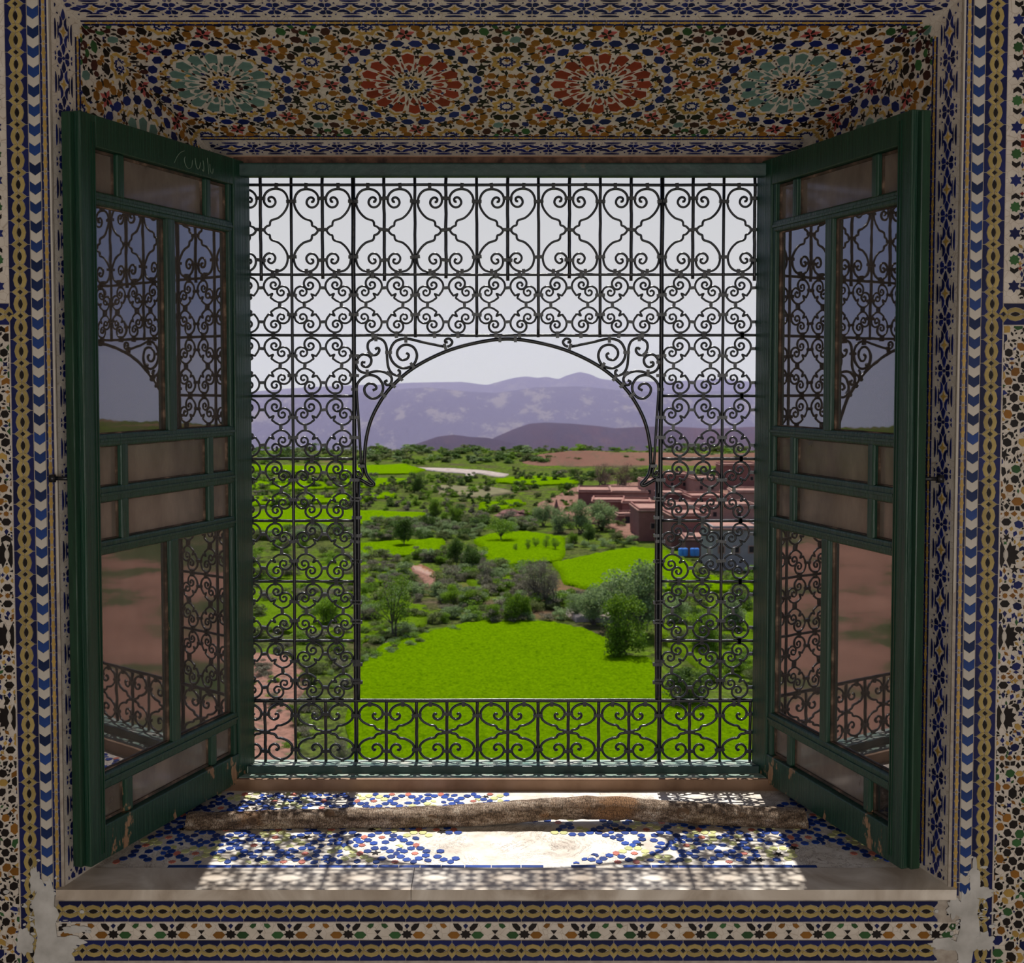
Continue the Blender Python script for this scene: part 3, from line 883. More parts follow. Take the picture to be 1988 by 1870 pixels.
# ------------------------------------------------------------------ window frame, threshold
BROWNP = noisy('brown_cement', [(0.3, (0.17, 0.095, 0.055)), (0.7, (0.33, 0.21, 0.14))], 12, 0.85, 0.6, 0.004)
win = empty('window_1', W(0, 20, -790)); struct(win)
def wbox(name, a, b, m, parent=win, bevel=0.002):
    q = MB(); A_, B_ = W(*a), W(*b); o = parent.matrix_world.translation if False else parent.location
    lo = [min(A_[i], B_[i]) - o[i] for i in range(3)]; hi = [max(A_[i], B_[i]) - o[i] for i in range(3)]
    q.box(lo, hi); return q.build(name, m, parent, bevel=bevel)
wbox('head_rail', (-520, 14, 383), (510, 40, 408), FRAMEG, bevel=.004)
wbox('head_rail', (-520, 6, 406), (510, 26, 421), noisy('crumbled_brown_joint', [(0.3, (0.03, 0.015, 0.012)), (0.7, (0.16, 0.08, 0.05))], 40, 0.9, 0.8, 0.006))
wbox('jamb', (-560, 12, -765), (-506, 26, 406), FRAMEG)
wbox('jamb', (494, 12, -765), (560, 26, 406), FRAMEG)
# outer ledge, stepped: its tiles carry the light between the bars
PALEG = noisy('pale_green_glazed_ledge', [(0.35, (0.08, 0.17, 0.14)), (0.5, (0.24, 0.32, 0.26)), (0.7, (0.45, 0.44, 0.38))], 30, 0.5, 0.3)
wbox('outer_ledge', (-560, -10, -800), (560, 34, -752), PALEG)
wbox('bottom_rail', (-500, 30, -766), (490, 38, -750), FRAMEG)
wbox('inner_ledge', (-560, 36, -800), (560, 62, -764), PALEG)
wbox('cement_step', (-560, 60, -805), (560, 70, -765), BROWNP, bevel=.003)

# ------------------------------------------------------------------ wrought iron grille
GR = empty('window_grille', W(0, 0, -752))
tag(GR, 'black wrought-iron window grille of scrolls with a horseshoe arch opening', 'grille')
go = GR.location
def G(px, py, yo=0.0):             # pixel on the grille plane -> grille local point (bars upright)
    x = (px - 985.5 + 2.5) * U
    z = at_y(985, py, 0).z
    return Vector((x, yo, z)) - Vector((go.x, go.y, go.z))
P_ = 59.55
def colx(k): return 985.5 + P_ * k
RAILS = [359, 533, 651, 769, 891, 1011, 1129, 1244, 1360, 1484]
rb = 2.85 * U
def bar(name, a, b, r=rb, seed=0):
    q = MB(); n = 14; rnd = random.Random(seed)
    pts = [a.lerp(b, i / n) + Vector((rnd.uniform(-1, 1) * .0006, rnd.uniform(-1, 1) * .0006, rnd.uniform(-1, 1) * .0006)) for i in range(n + 1)]
    q.tube(pts, r, 8); q.smooth = True
    return q.build(name, IRON, GR)
for k in range(-9, 10):
    even = (k % 2 != 0)            # long bars sit on odd columns
    x = colx(k)
    if even:
        if abs(k) <= 3: bar('upright_bar', G(x, 345), G(x, 655), rb * 1.05, k)
        else: bar('upright_bar', G(x, 345), G(x, 1490), rb * (1.5 if abs(k) == 5 else 1.05), k)
        if abs(k) <= 3: bar('upright_bar', G(x, 1358), G(x, 1492), rb * 1.15, k + 50)
    else:
        bar('upright_bar', G(x, 345), G(x, 541 if k % 4 else 545), rb * 1.15, k)
        bar('upright_bar', G(x, 1358), G(x, 1492), rb * 1.1, k + 50)
for i, y in enumerate(RAILS):
    if 3 <= i <= 7:
        bar('cross_rail', G(425, y), G(688, y), rb, i); bar('cross_rail', G(1283, y), G(1545, y), rb, i + 30)
    else:
        bar('cross_rail', G(425, y), G(1545, y), rb * (1.35 if i == 8 else 1.0), i)
# scroll shapes; u from the long bar (0) to the short bar (1), v down from the rail, both in column widths
half_top = [(.87, 1.455), (.83, 1.38), (.775, 1.33), (.69, 1.295), (.675, 1.20), (.635, 1.14), (.55, 1.105), (.42, 1.06), (.26, .92), (.135, .72), (.10, .53), (.155, .31), (.29, .165), (.48, .115), (.68, .15), (.83, .27), (.885, .44), (.85, .60), (.73, .70), (.59, .685), (.505, .57), (.54, .44), (.64, .38), (.73, .43), (.71, .52), (.65, .52)]
half_bot = [(.89, 1.04), (.83, .985), (.74, .97), (.665, .93), (.63, .86), (.56, .825), (.47, .82), (.38, .785), (.26, .725), (.145, .61), (.105, .46), (.15, .30), (.28, .165), (.46, .105), (.66, .14), (.82, .25), (.89, .40), (.84, .55), (.72, .625), (.60, .585), (.56, .49), (.61, .42), (.67, .46)]
half_sq = [(.63, .63), (.69, .655), (.765, .685), (.80, .64), (.865, .55), (.91, .42), (.885, .27), (.78, .145), (.63, .085), (.48, .12), (.395, .24), (.405, .37), (.49, .465), (.61, .47), (.69, .385), (.665, .285), (.57, .26), (.515, .33), (.56, .385)]
def shape_mesh(name, pts2, r=1.9):
    q = MB(); q.tube(smooth_path([(a * P_ * U, 0, -b * P_ * U) for a, b in pts2], 3), r * U, 6); q.smooth = True
    return q.mesh(name, IRON)
def mirror_full(h, total):         # upper half then its mirror image below
    return [(a, b) for a, b in h[::-1]] + [(a, total - b) for a, b in h[1:]]
me_top = shape_mesh('scroll', mirror_full(half_top, 2 * 1.455), 2.45)
me_bot = shape_mesh('scroll', mirror_full(half_bot, 2 * 1.04), 2.6)
me_sq = shape_mesh('scroll', [(a, b) for a, b in half_sq[::-1]] + [(b, a) for a, b in half_sq[1:]], 2.2)
def cmesh(lx, lz):
    q = MB(); h = 3.6 * U
    q.box((-lx * U, -h, -lz * U), (lx * U, h, lz * U)); return q.mesh('collar', IRON)
me_ch, me_cv = cmesh(9.5, 3.1), cmesh(3.2, 6.5)
me_cs, me_ct = cmesh(6.5, 2.9), cmesh(2.9, 6.5)
collars = []
rnd = random.Random(2)
def collar(me, x_, y_, w_=1):
    collars.append((w_, me, x_, y_, rnd.uniform(-.12, .12)))
def place(me, px, py, sx, sz):
    m = Matrix.Translation(G(px, py)) @ Matrix.Rotation(rnd.uniform(-.02, .02), 4, 'Y') @ Matrix.Diagonal((sx, 1, sz, 1))
    inst('scroll', me, GR, m)
for k in range(-9, 9):
    left_odd = (k % 2 != 0)
    xx, sx = (colx(k), 1) if left_odd else (colx(k + 1), -1)
    place(me_top, xx, RAILS[0] + 1, sx, (RAILS[1] - RAILS[0] - 2) / (2 * 1.455 * P_))
    place(me_bot, xx, RAILS[8] + 1, sx, (RAILS[9] - RAILS[8] - 2) / (2 * 1.04 * P_))
    collar(me_cv, xx + sx * P_ * .48, 362); collar(me_cv, xx + sx * P_ * .48, 529)
    collar(me_cv, xx + sx * P_ * .46, 1365, 2); collar(me_cv, xx + sx * P_ * .46, 1480, 2)
    rows = [(1, 2)] + ([(i, i + 1) for i in range(2, 8)] if (k < -5 or k >= 5 or k in (-6, 5)) and not (-5 <= k < 5) else [])
    for a, b in rows:
        ya, yb = RAILS[a], RAILS[b]; f = (yb - ya) / (2 * P_)
        place(me_sq, xx, ya, sx, f); place(me_sq, xx, yb, sx, -f)
        collar(me_cv, xx + sx * P_ * .62, ya + 1); collar(me_cv, xx + sx * P_ * .62, yb - 1)
        collar(me_ct, xx + sx * P_ * .40, (ya + yb) / 2)
for k in range(-8, 9):
    x_ = colx(k)
    if k % 2 != 0:
        collar(me_ch, x_, 391); collar(me_ch, x_, 499)
        collar(me_ch, x_, 1389, 2); collar(me_ch, x_, 1455, 2)
    else:
        for y_ in (385, 446, 505): collar(me_ch, x_, y_)
        for y_ in (1386, 1421, 1458): collar(me_ch, x_, y_, 2)
    for a in range(1, 8):
        if a > 1 and abs(k) < 5: continue
        ya, yb = RAILS[a], RAILS[a + 1]; h = yb - ya
        if k % 2 != 0:
            collar(me_ch, x_, ya + .34 * h); collar(me_ch, x_, ya + .66 * h)
        else:
            if abs(k) == 4 and a > 1: continue
            collar(me_cs, x_, ya + .22 * h); collar(me_cs, x_, ya + .78 * h)
collars.sort(key=lambda c: -c[0])
q = MB()
for i, (w_, me, x_, y_, an) in enumerate(collars):
    m = Matrix.Translation(G(x_, y_)) @ Matrix.Rotation(an, 4, 'Y')
    if i < 270: inst('collar', me, GR, m)
    else: q.add([m @ v.co for v in me.vertices], [tuple(p.vertices) for p in me.polygons])
o = q.build('small_collars', IRON, GR); o['kind'] = 'stuff'
# arch and spandrels, read from the left corner and mirrored
def spd(X, Y): return (640 + X / 5.522, 640 + Y / 5.522)
def both(name, pts, r, sub=4, sides=8):
    for sg in (1, -1):
        q = MB(); pp = [(985.5 + sg * (a - 985.5), b) for a, b in pts]
        q.tube(smooth_path([G(a, b) for a, b in pp], sub), r * U, sides); q.smooth = True
        q.build(name, IRON, GR)
arch = [spd(*p) for p in [(1908, 100), (1700, 118), (1430, 175), (1190, 258), (950, 380), (760, 520), (590, 700), (450, 950), (385, 1200), (368, 1460)]]
full = [(a, b) for a, b in arch[::-1]] + [(1971 - a, b) for a, b in arch[1:]]
for r, yo in ((3.6, 0),):
    q = MB(); q.tube(smooth_path([G(a, b) for a, b in full], 5), r * U, 8); q.smooth = True; q.build('arch_bar', IRON, GR)
both('arch_foot', [spd(*p) for p in [(368, 1440), (385, 1540), (420, 1600), (470, 1655), (440, 1672), (380, 1640), (330, 1612), (295, 1622), (288, 1680), (288, 1760)]], 3.6)
both('side_rod', [spd(*p) for p in [(330, 1470), (350, 1520), (340, 1575), (300, 1585), (278, 1550), (300, 1520), (322, 1545), (305, 1555)]], 2.6)
both('side_rod', [(694.5, 930), (694.8, 1100), (694, 1250), (692.5, 1356)], 3.6, 3)
both('scroll', [spd(*p) for p in [(1262, 185), (1300, 165), (1315, 130), (1285, 98), (1245, 108), (1240, 135), (1268, 135)]], 2.6)
both('scroll', [spd(*p) for p in [(1225, 182), (1000, 135), (830, 98), (720, 120), (665, 185), (648, 270), (680, 350), (750, 405), (830, 410), (905, 370), (938, 280), (910, 200), (850, 165), (780, 172), (732, 222), (730, 280), (770, 325), (830, 315), (850, 272), (822, 250)]], 2.7)
both('scroll', [spd(*p) for p in [(490, 212), (522, 195), (535, 225), (510, 265), (465, 272), (425, 235), (410, 180), (430, 125), (510, 92), (580, 120), (612, 190), (618, 300), (630, 400), (665, 465), (720, 492), (752, 480), (752, 445), (730, 432)]], 2.7)
both('scroll', [spd(*p) for p in [(385, 350), (352, 352), (352, 385), (400, 402), (440, 370), (448, 315), (410, 275), (350, 268), (305, 310), (287, 375), (320, 440), (400, 468), (470, 450), (560, 448), (640, 485), (668, 530), (650, 585), (610, 592), (592, 560), (622, 545)]], 2.7)
both('scroll', [spd(*p) for p in [(335, 1460), (322, 1200), (305, 900), (290, 640), (312, 560), (380, 500), (450, 488), (525, 520), (572, 600), (560, 680), (505, 732), (440, 735), (385, 690), (375, 625), (420, 580), (480, 590), (502, 630), (462, 652)]], 2.7)
for X_, Y_, an in ((1240, 185, 1.3), (890, 385, .95), (760, 520, .9), (680, 595, .8), (575, 700, .7), (635, 245, 0), (820, 105, 1.57), (405, 465, 1.57), (500, 90, 1.57), (440, 260, .8), (280, 350, 0), (270, 640, 0), (340, 1462, 0), (640, 475, .7), (1825, 100, 1.57)):
    for sg in (1, -1):
        a, b = spd(X_, Y_)
        m = Matrix.Translation(G(985.5 + sg * (a - 985.5), b)) @ Matrix.Rotation(an * sg, 4, 'Y')
        inst('collar', me_cs, GR, m)
for y_ in (968, 1005, 1040, 1090, 1170, 1208, 1290, 1325):
    for sg in (1, -1):
        inst('collar', me_ch, GR, Matrix.Translation(G(985.5 - sg * 294, y_)))

# ------------------------------------------------------------------ shutters
VR = [(.044, .100), (.116, .424), (.439, .495), (.514, .568), (.585, .885), (.905, .950)]
C3 = [(.14, .262), (.292, .772), (.805, .915)]
C2 = [(.14, .49), (.535, .915)]
COLS = [C3, C2, C3, C3, C2, C3]
H_, W_, T_ = 1187 * U, 492 * U, 28 * U
def shutter(sgn, hx, fx, fd, label):
    hinge = W(hx, 6, -774)
    d = Vector(((fx - hx) * U, -(fd - 6) * U, 0)); ang = math.atan2(d.y, d.x)
    t = empty('window_shutter', hinge, ang)
    tag(t, label, 'shutter')
    # local: x from hinge to free end, z up; visible face at y = 0, thickness goes away from the opening
    th = -T_ * (1 if sgn < 0 else -1)          # sign of thickness direction in local y
    def bx(name, s0, s1, v0, v1, y0=0.0, y1=1.0, m=GREEN, bv=0.0025, parent=t):
        q = MB(); ya, yb = sorted((th * y0, th * y1))
        q.box((s0 * W_, ya, (1 - v1) * H_), (s1 * W_, yb, (1 - v0) * H_)); return q.build(name, m, parent, bevel=bv)
    st = bx('stile', 0, .115, 0, 1)
    st2 = bx('stile', .925, 1.0, 0, 1)
    # mouldings beaded along the stiles
    bx('bead', .118, .138, .03, .965, .12, .7, bv=.003); 
    for o_s in (.93, .942): bx('groove', o_s, o_s + .004, .01, .99, -.05, .02, GREEND, 0.0, st2)
    bx('rebate', 1.0, 1.022, 0.002, .998, .35, .95, GREEND)
    bx('rail', .115, .925, 0, .042)
    bx('rail', .115, .925, .953, 1)
    edges = [.042] + [x for r in VR for x in r][1:-1] + [.953]
    for i in range(len(VR) - 1):
        a, b = VR[i][1] - .001, VR[i + 1][0] + .001
        bx('rail', .115, .925, a, b, .1, .85, bv=.004)
        bx('ridge', .118, .922, (a + b) / 2 - .0022, (a + b) / 2 + .0022, .02, .12, bv=.001)
    for i, (a, b) in enumerate(VR):
        c = COLS[i]
        a2, b2 = a - .002, b + .002
        for k in range(len(c) - 1):
            bx('glazing_bar', c[k][1] - .002, c[k + 1][0] + .002, a2, b2, .1, .85, bv=.004)
        for k, (s0, s1) in enumerate(c):
            big = i in (1, 4)
            m = CLEAR if big else HAZY
            if sgn > 0 and i == 5 and k == 2: m = SHARD
            bx('pane', s0 - .012, s1 + .012, a - .005, b + .005, .52, .60, m, 0)
            for (p0, p1, q0, q1) in ((s0 - .001, s1 + .001, a - .001, a + .0025), (s0 - .001, s1 + .001, b - .0025, b + .001), (s0 - .001, s0 + .008, a, b), (s1 - .008, s1 + .001, a, b)):
                bx('putty', p0, p1, q0, q1, .40, .52, PUTTY, 0)
    # hinges and bolt
    for z in (.12, .5, .88):
        q = MB(); q.tube([(.004, th * 1.1, (1 - z) * H_ - .03), (.004, th * 1.1, (1 - z) * H_ + .03)], .006, 10); q.build('hinge', GREEND, t, smooth=True)
    q = MB(); q.tube([(W_ * 1.005, th * .8, .5205 * H_), (W_ * 1.005 + .012, th * 1.9, .5205 * H_)], .004, 8); q.tube([(W_ * 1.005 + .010, th * 1.7, .5205 * H_), (W_ * 1.005 + .016, th * 2.0, .5205 * H_)], .008, 10)
    q.build('latch_pin', IRON, t, smooth=True)
    return t, th
tl, thl = shutter(-1, -493, -657, 470, 'left green wooden window shutter with sixteen dusty panes, scratched writing on top rail')
tr_, thr = shutter(1, 481, 622, 475, 'right green wooden window shutter with sixteen dusty panes, one small pane clear')
# scratched writing on the left shutter's top rail
SCR = noisy('scratch_chalk', [(0.3, (0.10, 0.16, 0.12)), (0.7, (0.2, 0.26, 0.2))], 40, 0.9)
q = MB()
def scr(pts, r=.0009):
    q.tube(smooth_path([((.255 + (a - .29) * .557) * W_, -thl * 0 + .0006, (1 - b) * H_) for a, b in pts], 4), r, 5)
scr([(.36, .012), (.352, .022), (.345, .034), (.35, .036)])
scr([(.33, .020), (.325, .030), (.30, .034), (.292, .026)])
scr([(.44, .022), (.45, .030), (.47, .033), (.49, .028), (.50, .018)])
scr([(.53, .022), (.54, .032), (.57, .036), (.60, .034), (.62, .026), (.61, .02)])
scr([(.41, .018), (.40, .027), (.405, .034), (.42, .032)])
scr([(.62, .012), (.66, .016), (.70, .024), (.73, .034)])
q.build('scratched_writing', SCR, tl, smooth=True)

# ------------------------------------------------------------------ the bent branch on the sill
def bark_mat():
    m, n, bs, out = new_mat('bark')
    nz = noise_node(n, 26, 9, 0.78, stretch=(.8, 2, 2))
    c = ramp(n, nz.outputs[0], [(0.34, (0.03, 0.018, 0.012)), (0.45, (0.15, 0.095, 0.058)), (0.54, (0.33, 0.24, 0.17)), (0.68, (0.58, 0.50, 0.41))])
    n2 = noise_node(n, 5, 4, 0.6)
    c = mix(n, ramp(n, n2.outputs[0], [(0.56, (0, 0, 0)), (0.64, (1, 1, 1))]), c, (0.24, 0.12, 0.05))
    vo = n.nodes.new('ShaderNodeTexVoronoi'); vo.feature = 'DISTANCE_TO_EDGE'; vo.inputs['Scale'].default_value = 130
    mp = n.nodes.new('ShaderNodeMapping'); mp.inputs['Scale'].default_value = (1.7, .8, .8)
    tc = n.nodes.new('ShaderNodeTexCoord'); n.links.new(tc.outputs['Object'], mp.inputs[0]); n.links.new(mp.outputs[0], vo.inputs['Vector'])
    ck = ramp(n, vo.outputs[0], [(0.0, (0.5, 0.45, 0.4)), (0.06, (1, 1, 1))])
    n.links.new(mix(n, .7, c, ck, 'MULTIPLY'), bs.inputs['Base Color'])
    bs.inputs['Roughness'].default_value = 0.85
    ad = n.nodes.new('ShaderNodeMath'); ad.operation = 'ADD'; n.links.new(nz.outputs[0], ad.inputs[0]); n.links.new(ck, ad.inputs[1])
    bump(n, bs, ad.outputs[0], 1.0, 0.006)
    return m
LG = empty('branch', W(-60, 225, sill_z(225)))
tag(LG, 'long bent bare tree branch lying across the window sill', 'branch')
keys = [(364, 1597, 230, 17), (380, 1597, 230, 20), (450, 1598, 229, 19), (520, 1594, 228, 19), (620, 1592, 226, 19.5), (720, 1590, 224, 19), (820, 1588, 222, 20), (900, 1585, 219, 21), (980, 1578, 217, 19.5), (1060, 1571, 216, 19), (1150, 1569, 216, 20), (1250, 1572, 217, 19.5), (1350, 1579, 219, 19), (1450, 1586, 222, 19.5), (1520, 1590, 224, 20.5), (1556, 1592, 225, 21.5), (1563, 1592, 225, 20)]
pts = [at_y(a, b, -c * U) for a, b, c, r in keys]; pts = smooth_path(pts, 9)
q = MB(); n_ = len(pts); sides = 28
rad = np.interp(np.linspace(0, len(keys) - 1, n_), range(len(keys)), [k[3] for k in keys])
for i, p in enumerate(pts):
    t = (pts[min(i + 1, n_ - 1)] - pts[max(i - 1, 0)]).normalized()
    a = Vector((0, 0, 1)); a = (a - t * a.dot(t)).normalized(); b = t.cross(a)
    for k in range(sides):
        an = TAU * k / sides
        nv = noise.noise(p * 24 + Vector((math.cos(an), math.sin(an), 0)) * .8) * .12 + noise.noise(p * 70 + Vector((math.cos(an), math.sin(an), 0)) * 2) * .07
        if i in (0, n_ - 1): nv -= .08
        pt = p + (a * math.cos(an) + b * math.sin(an)) * rad[i] * U * (1 + nv)
        zmin = EYE + sill_z(-pt.y / U) * U + .002
        if pt.z < zmin: pt.z = zmin
        q.v.append(tuple(pt - LG.location))
for i in range(n_ - 1):
    for k in range(sides):
        k2 = (k + 1) % sides
        q.f.append((i * sides + k, i * sides + k2, (i + 1) * sides + k2, (i + 1) * sides + k))
q.f.append(tuple(range(sides))[::-1])
q.f.append(tuple(range((n_ - 1) * sides, n_ * sides)))
q.build('bark', bark_mat(), LG, smooth=True)
KNOT = noisy('knot_wood', [(0.3, (0.05, 0.028, 0.016)), (0.7, (0.17, 0.10, 0.055))], 60, 0.8, 0.8, 0.002)
for px, py, r, d in ((492, 1592, 11, 246), (640, 1580, 8, 238), (838, 1590, 12, 237), (1165, 1568, 9, 233), (1325, 1580, 13, 236), (735, 1592, 7, 240), (1080, 1585, 8, 232)):
    c = at_y(px, py, -d * U) - LG.location
    q = MB(); rings = 5
    for i in range(rings):
        rr = r * .8 * (1, .85, .6, .35, .1)[i] * (1 + .12 * math.sin(i * 3 + r)) * U; yy = -(0, 2.2, 3, 1.4, .2)[i] * U
        for k in range(12):
            a = TAU * k / 12; q.v.append((c.x + rr * 1.3 * math.cos(a), c.y + yy, c.z + rr * math.sin(a)))
    for i in range(rings - 1):
        for k in range(12): q.f.append((i * 12 + k, i * 12 + (k + 1) % 12, (i + 1) * 12 + (k + 1) % 12, (i + 1) * 12 + k))
    q.f.append(tuple(range((rings - 1) * 12, rings * 12)))
    q.build('knot', KNOT, LG, smooth=True)

# ------------------------------------------------------------------ landscape
GZ = EYE - 30.0
def ground_h(x, y):
    h = GZ + .5 * noise.noise(Vector((x * .012, y * .012, 0)))
    if y > 505: h -= (y - 505) * .35
    return h
def land_mat():
    m, n, bs, out = new_mat('scrub_ground')
    nz = noise_node(n, .035, 7, 0.65, coord='World')
    c = ramp(n, nz.outputs[0], [(0.30, (0.15, 0.11, 0.08)), (0.40, (0.10, 0.10, 0.04)), (0.47, (0.11, 0.19, 0.012)), (0.56, (0.10, 0.115, 0.035)), (0.64, (0.12, 0.20, 0.015)), (0.76, (0.18, 0.13, 0.095))])
    n2 = noise_node(n, .6, 7, 0.75, coord='World')
    c = mix(n, ramp(n, n2.outputs[0], [(0.47, (0, 0, 0)), (0.6, (1, 1, 1))]), c, (0.05, 0.06, 0.022))
    n4 = noise_node(n, 2.2, 6, 0.8, coord='World')
    c = mix(n, 1.0, c, ramp(n, n4.outputs[0], [(0.38, (0.45, 0.45, 0.5)), (0.6, (1.25, 1.2, 1.15))]), 'MULTIPLY')
    n3 = noise_node(n, .012, 4, .6, coord='World', dist=.5)
    c = mix(n, ramp(n, n3.outputs[0], [(0.6, (0, 0, 0)), (0.66, (1, 1, 1))]), c, (0.20, 0.105, 0.07))
    n.links.new(c, bs.inputs['Base Color'])
    bs.inputs['Roughness'].default_value = 1; bs.inputs['Specular IOR Level'].default_value = 0.0
    bump(n, bs, n2.outputs[0], 1.0, 0.9)
    return m
q = MB()
ys = [2 + 6 * i for i in range(84)] + [505, 520, 560, 600, 700, 900, 1200, 1700, 2400]
xs = [-900, -700, -520, -400, -320] + [-260 + 8 * i for i in range(66)] + [320, 400, 520, 700, 900]
for y in ys:
    for x in xs:
        wid = 1 if y < 600 else 1 + (y - 600) / 400
        h = ground_h(x, y)
        q.v.append((x * wid, y, max(h, GZ - 400)))
nx = len(xs)
for j in range(len(ys) - 1):
    for i in range(nx - 1):
        q.f.append((j * nx + i, j * nx + i + 1, (j + 1) * nx + i + 1, (j + 1) * nx + i))
q.smooth = True
struct(q.build('valley_ground', land_mat()))

def grass_mat(name, a, b, c_):
    m, n, bs, out = new_mat(name)
    nz = noise_node(n, 1.7, 7, 0.75, coord='World')
    n2 = noise_node(n, .06, 3, 0.6, coord='World')
    c = ramp(n, nz.outputs[0], [(0.3, a), (0.5, b), (0.72, c_)])
    c = mix(n, n2.outputs[0], c, mix(n, .5, c, dk(b, 1.25)))
    n4 = noise_node(n, 3.5, 6, 0.8, coord='World')
    c = mix(n, 1.0, c, ramp(n, n4.outputs[0], [(0.36, (0.5, 0.55, 0.6)), (0.55, (1.1, 1.08, 1.0))]), 'MULTIPLY')
    n.links.new(c, bs.inputs['Base Color'])
    bs.inputs['Roughness'].default_value = 1; bs.inputs['Specular IOR Level'].default_value = 0.0
    bump(n, bs, nz.outputs[0], 1.0, 0.5)
    return m
GRASS = grass_mat('spring_green_crop', (0.04, 0.095, 0.001), (0.115, 0.215, 0.001), (0.175, 0.29, 0.002))
GRASS2 = grass_mat('young_grass', (0.05, 0.085, 0.006), (0.10, 0.175, 0.006), (0.15, 0.22, 0.018))
def inpoly(x, y, P2):
    r = False; k = len(P2)
    for i in range(k):
        x0, y0 = P2[i]; x1, y1 = P2[(i + 1) % k]
        if (y0 > y) != (y1 > y) and x < (x1 - x0) * (y - y0) / (y1 - y0) + x0: r = not r
    return r
def field(name, pix, label, step, m, lift=.4, amp=.25, cat='field', rough=.3, group=None, world=False):
    P2 = pix if world else [at_z(a, b, GZ).xy for a, b in pix]
    P2 = [(p[0], p[1]) for p in P2]
    # soften the outline
    out = []
    k = len(P2)
    for i in range(k):
        a, b = Vector(P2[i]), Vector(P2[(i + 1) % k])
        n = max(2, int((b - a).length / (step * 2)))
        nr = Vector((-(b - a).y, (b - a).x)).normalized() if (b - a).length else Vector((0, 0))
        for j in range(n):
            p = a.lerp(b, j / n); p = p + nr * noise.noise(Vector((p.x * .08, p.y * .08, 7))) * rough * 6
            out.append((p.x, p.y))
    x0, x1 = min(p[0] for p in out), max(p[0] for p in out); y0, y1 = min(p[1] for p in out), max(p[1] for p in out)
    c = ((x0 + x1) / 2, (y0 + y1) / 2)
    q = MB(); idx = {}
    ni, nj = int((x1 - x0) / step) + 1, int((y1 - y0) / step) + 1
    def vtx(i, j):
        if (i, j) not in idx:
            x, y = x0 + i * step, y0 + j * step
            z = ground_h(x, y) + lift + amp * noise.noise(Vector((x * .9, y * .9, 1))) + amp * .6 * noise.noise(Vector((x * .25, y * .25, 2)))
            idx[(i, j)] = len(q.v); q.v.append((x - c[0], y - c[1], z - GZ))
        return idx[(i, j)]
    cells = set()
    for j in range(nj):
        for i in range(ni):
            if inpoly(x0 + (i + .5) * step, y0 + (j + .5) * step, out):
                q.f.append((vtx(i, j), vtx(i + 1, j), vtx(i + 1, j + 1), vtx(i, j + 1))); cells.add((i, j))
    ed = {}
    for (i, j) in cells:
        for di, dj, a, b in ((-1, 0, (i, j), (i, j + 1)), (1, 0, (i + 1, j + 1), (i + 1, j)), (0, -1, (i + 1, j), (i, j)), (0, 1, (i, j + 1), (i + 1, j + 1))):
            if (i + di, j + dj) not in cells: ed[a] = 1; ed[b] = 1
    oa = np.array(out); ob = np.roll(oa, -1, axis=0); dv = ob - oa; L2 = (dv ** 2).sum(1) + 1e-9
    for (i, j) in ed:
        k0 = idx[(i, j)]; p = np.array((q.v[k0][0] + c[0], q.v[k0][1] + c[1]))
        t = np.clip(((p - oa) * dv).sum(1) / L2, 0, 1); pr = oa + dv * t[:, None]
        b = pr[((pr - p) ** 2).sum(1).argmin()]
        if ((b - p) ** 2).sum() < (1.3 * step) ** 2: q.v[k0] = (b[0] - c[0], b[1] - c[1], q.v[k0][2])
    # skirts so that the crop has its own height
    for (i, j) in list(cells):
        for di, dj, a, b in ((-1, 0, (i, j), (i, j + 1)), (1, 0, (i + 1, j + 1), (i + 1, j)), (0, -1, (i + 1, j), (i, j)), (0, 1, (i, j + 1), (i + 1, j + 1))):
            if (i + di, j + dj) not in cells:
                va, vb_ = vtx(*a), vtx(*b)
                k0 = len(q.v); pa, pb = q.v[va], q.v[vb_]
                q.v += [(pa[0], pa[1], pa[2] - 1.3), (pb[0], pb[1], pb[2] - 1.3)]
                q.f.append((va, vb_, k0 + 1, k0))
    o = q.build(name, m, smooth=True); o.location = (c[0], c[1], GZ)
    tag(o, label, cat, group)
    return o
field('crop_field', [(697, 1300), (760, 1262), (850, 1234), (935, 1215), (1060, 1214), (1140, 1226), (1180, 1250), (1215, 1285), (1262, 1288), (1330, 1375), (1480, 1368), (1560, 1600), (560, 1600), (655, 1450), (690, 1370)], 'largest bright green field, filling the foreground below the arch opening', .55, GRASS, amp=.22)
field('crop_field', [(690, 1058), (760, 1054), (850, 1050), (862, 1062), (850, 1078), (760, 1084), (690, 1080)], 'green field at the left arch jamb, just behind the muddy stream', 1.2, GRASS)
field('crop_field', [(935, 1052), (950, 1038), (1010, 1034), (1100, 1048), (1092, 1062), (1088, 1092), (990, 1099), (955, 1098), (932, 1078)], 'green field in the middle of the valley with a spreading tree on its far side', 1.2, GRASS)
field('crop_field', [(1072, 1096), (1150, 1080), (1230, 1066), (1300, 1072), (1370, 1118), (1480, 1124), (1480, 1150), (1290, 1150), (1150, 1150), (1085, 1135)], 'sloping green field below the red village', 1.2, GRASS)
field('crop_field', [(480, 1000), (560, 988), (830, 998), (830, 1008), (690, 1020), (480, 1040)], 'narrow green strip field behind the round dark trees', 2.0, GRASS)
field('crop_field', [(480, 968), (700, 962), (765, 958), (762, 966), (690, 976), (480, 985)], 'narrow green strip field left of the distant dark clump', 2.2, GRASS)
field('crop_field', [(480, 935), (690, 930), (800, 930), (800, 940), (690, 950), (480, 955)], 'distant green strip field by the left arch foot', 2.4, GRASS)
field('crop_field', [(960, 938), (965, 930), (1020, 924), (1130, 930), (1120, 940), (1040, 944)], 'distant green field right of the riverbed', 2.4, GRASS)
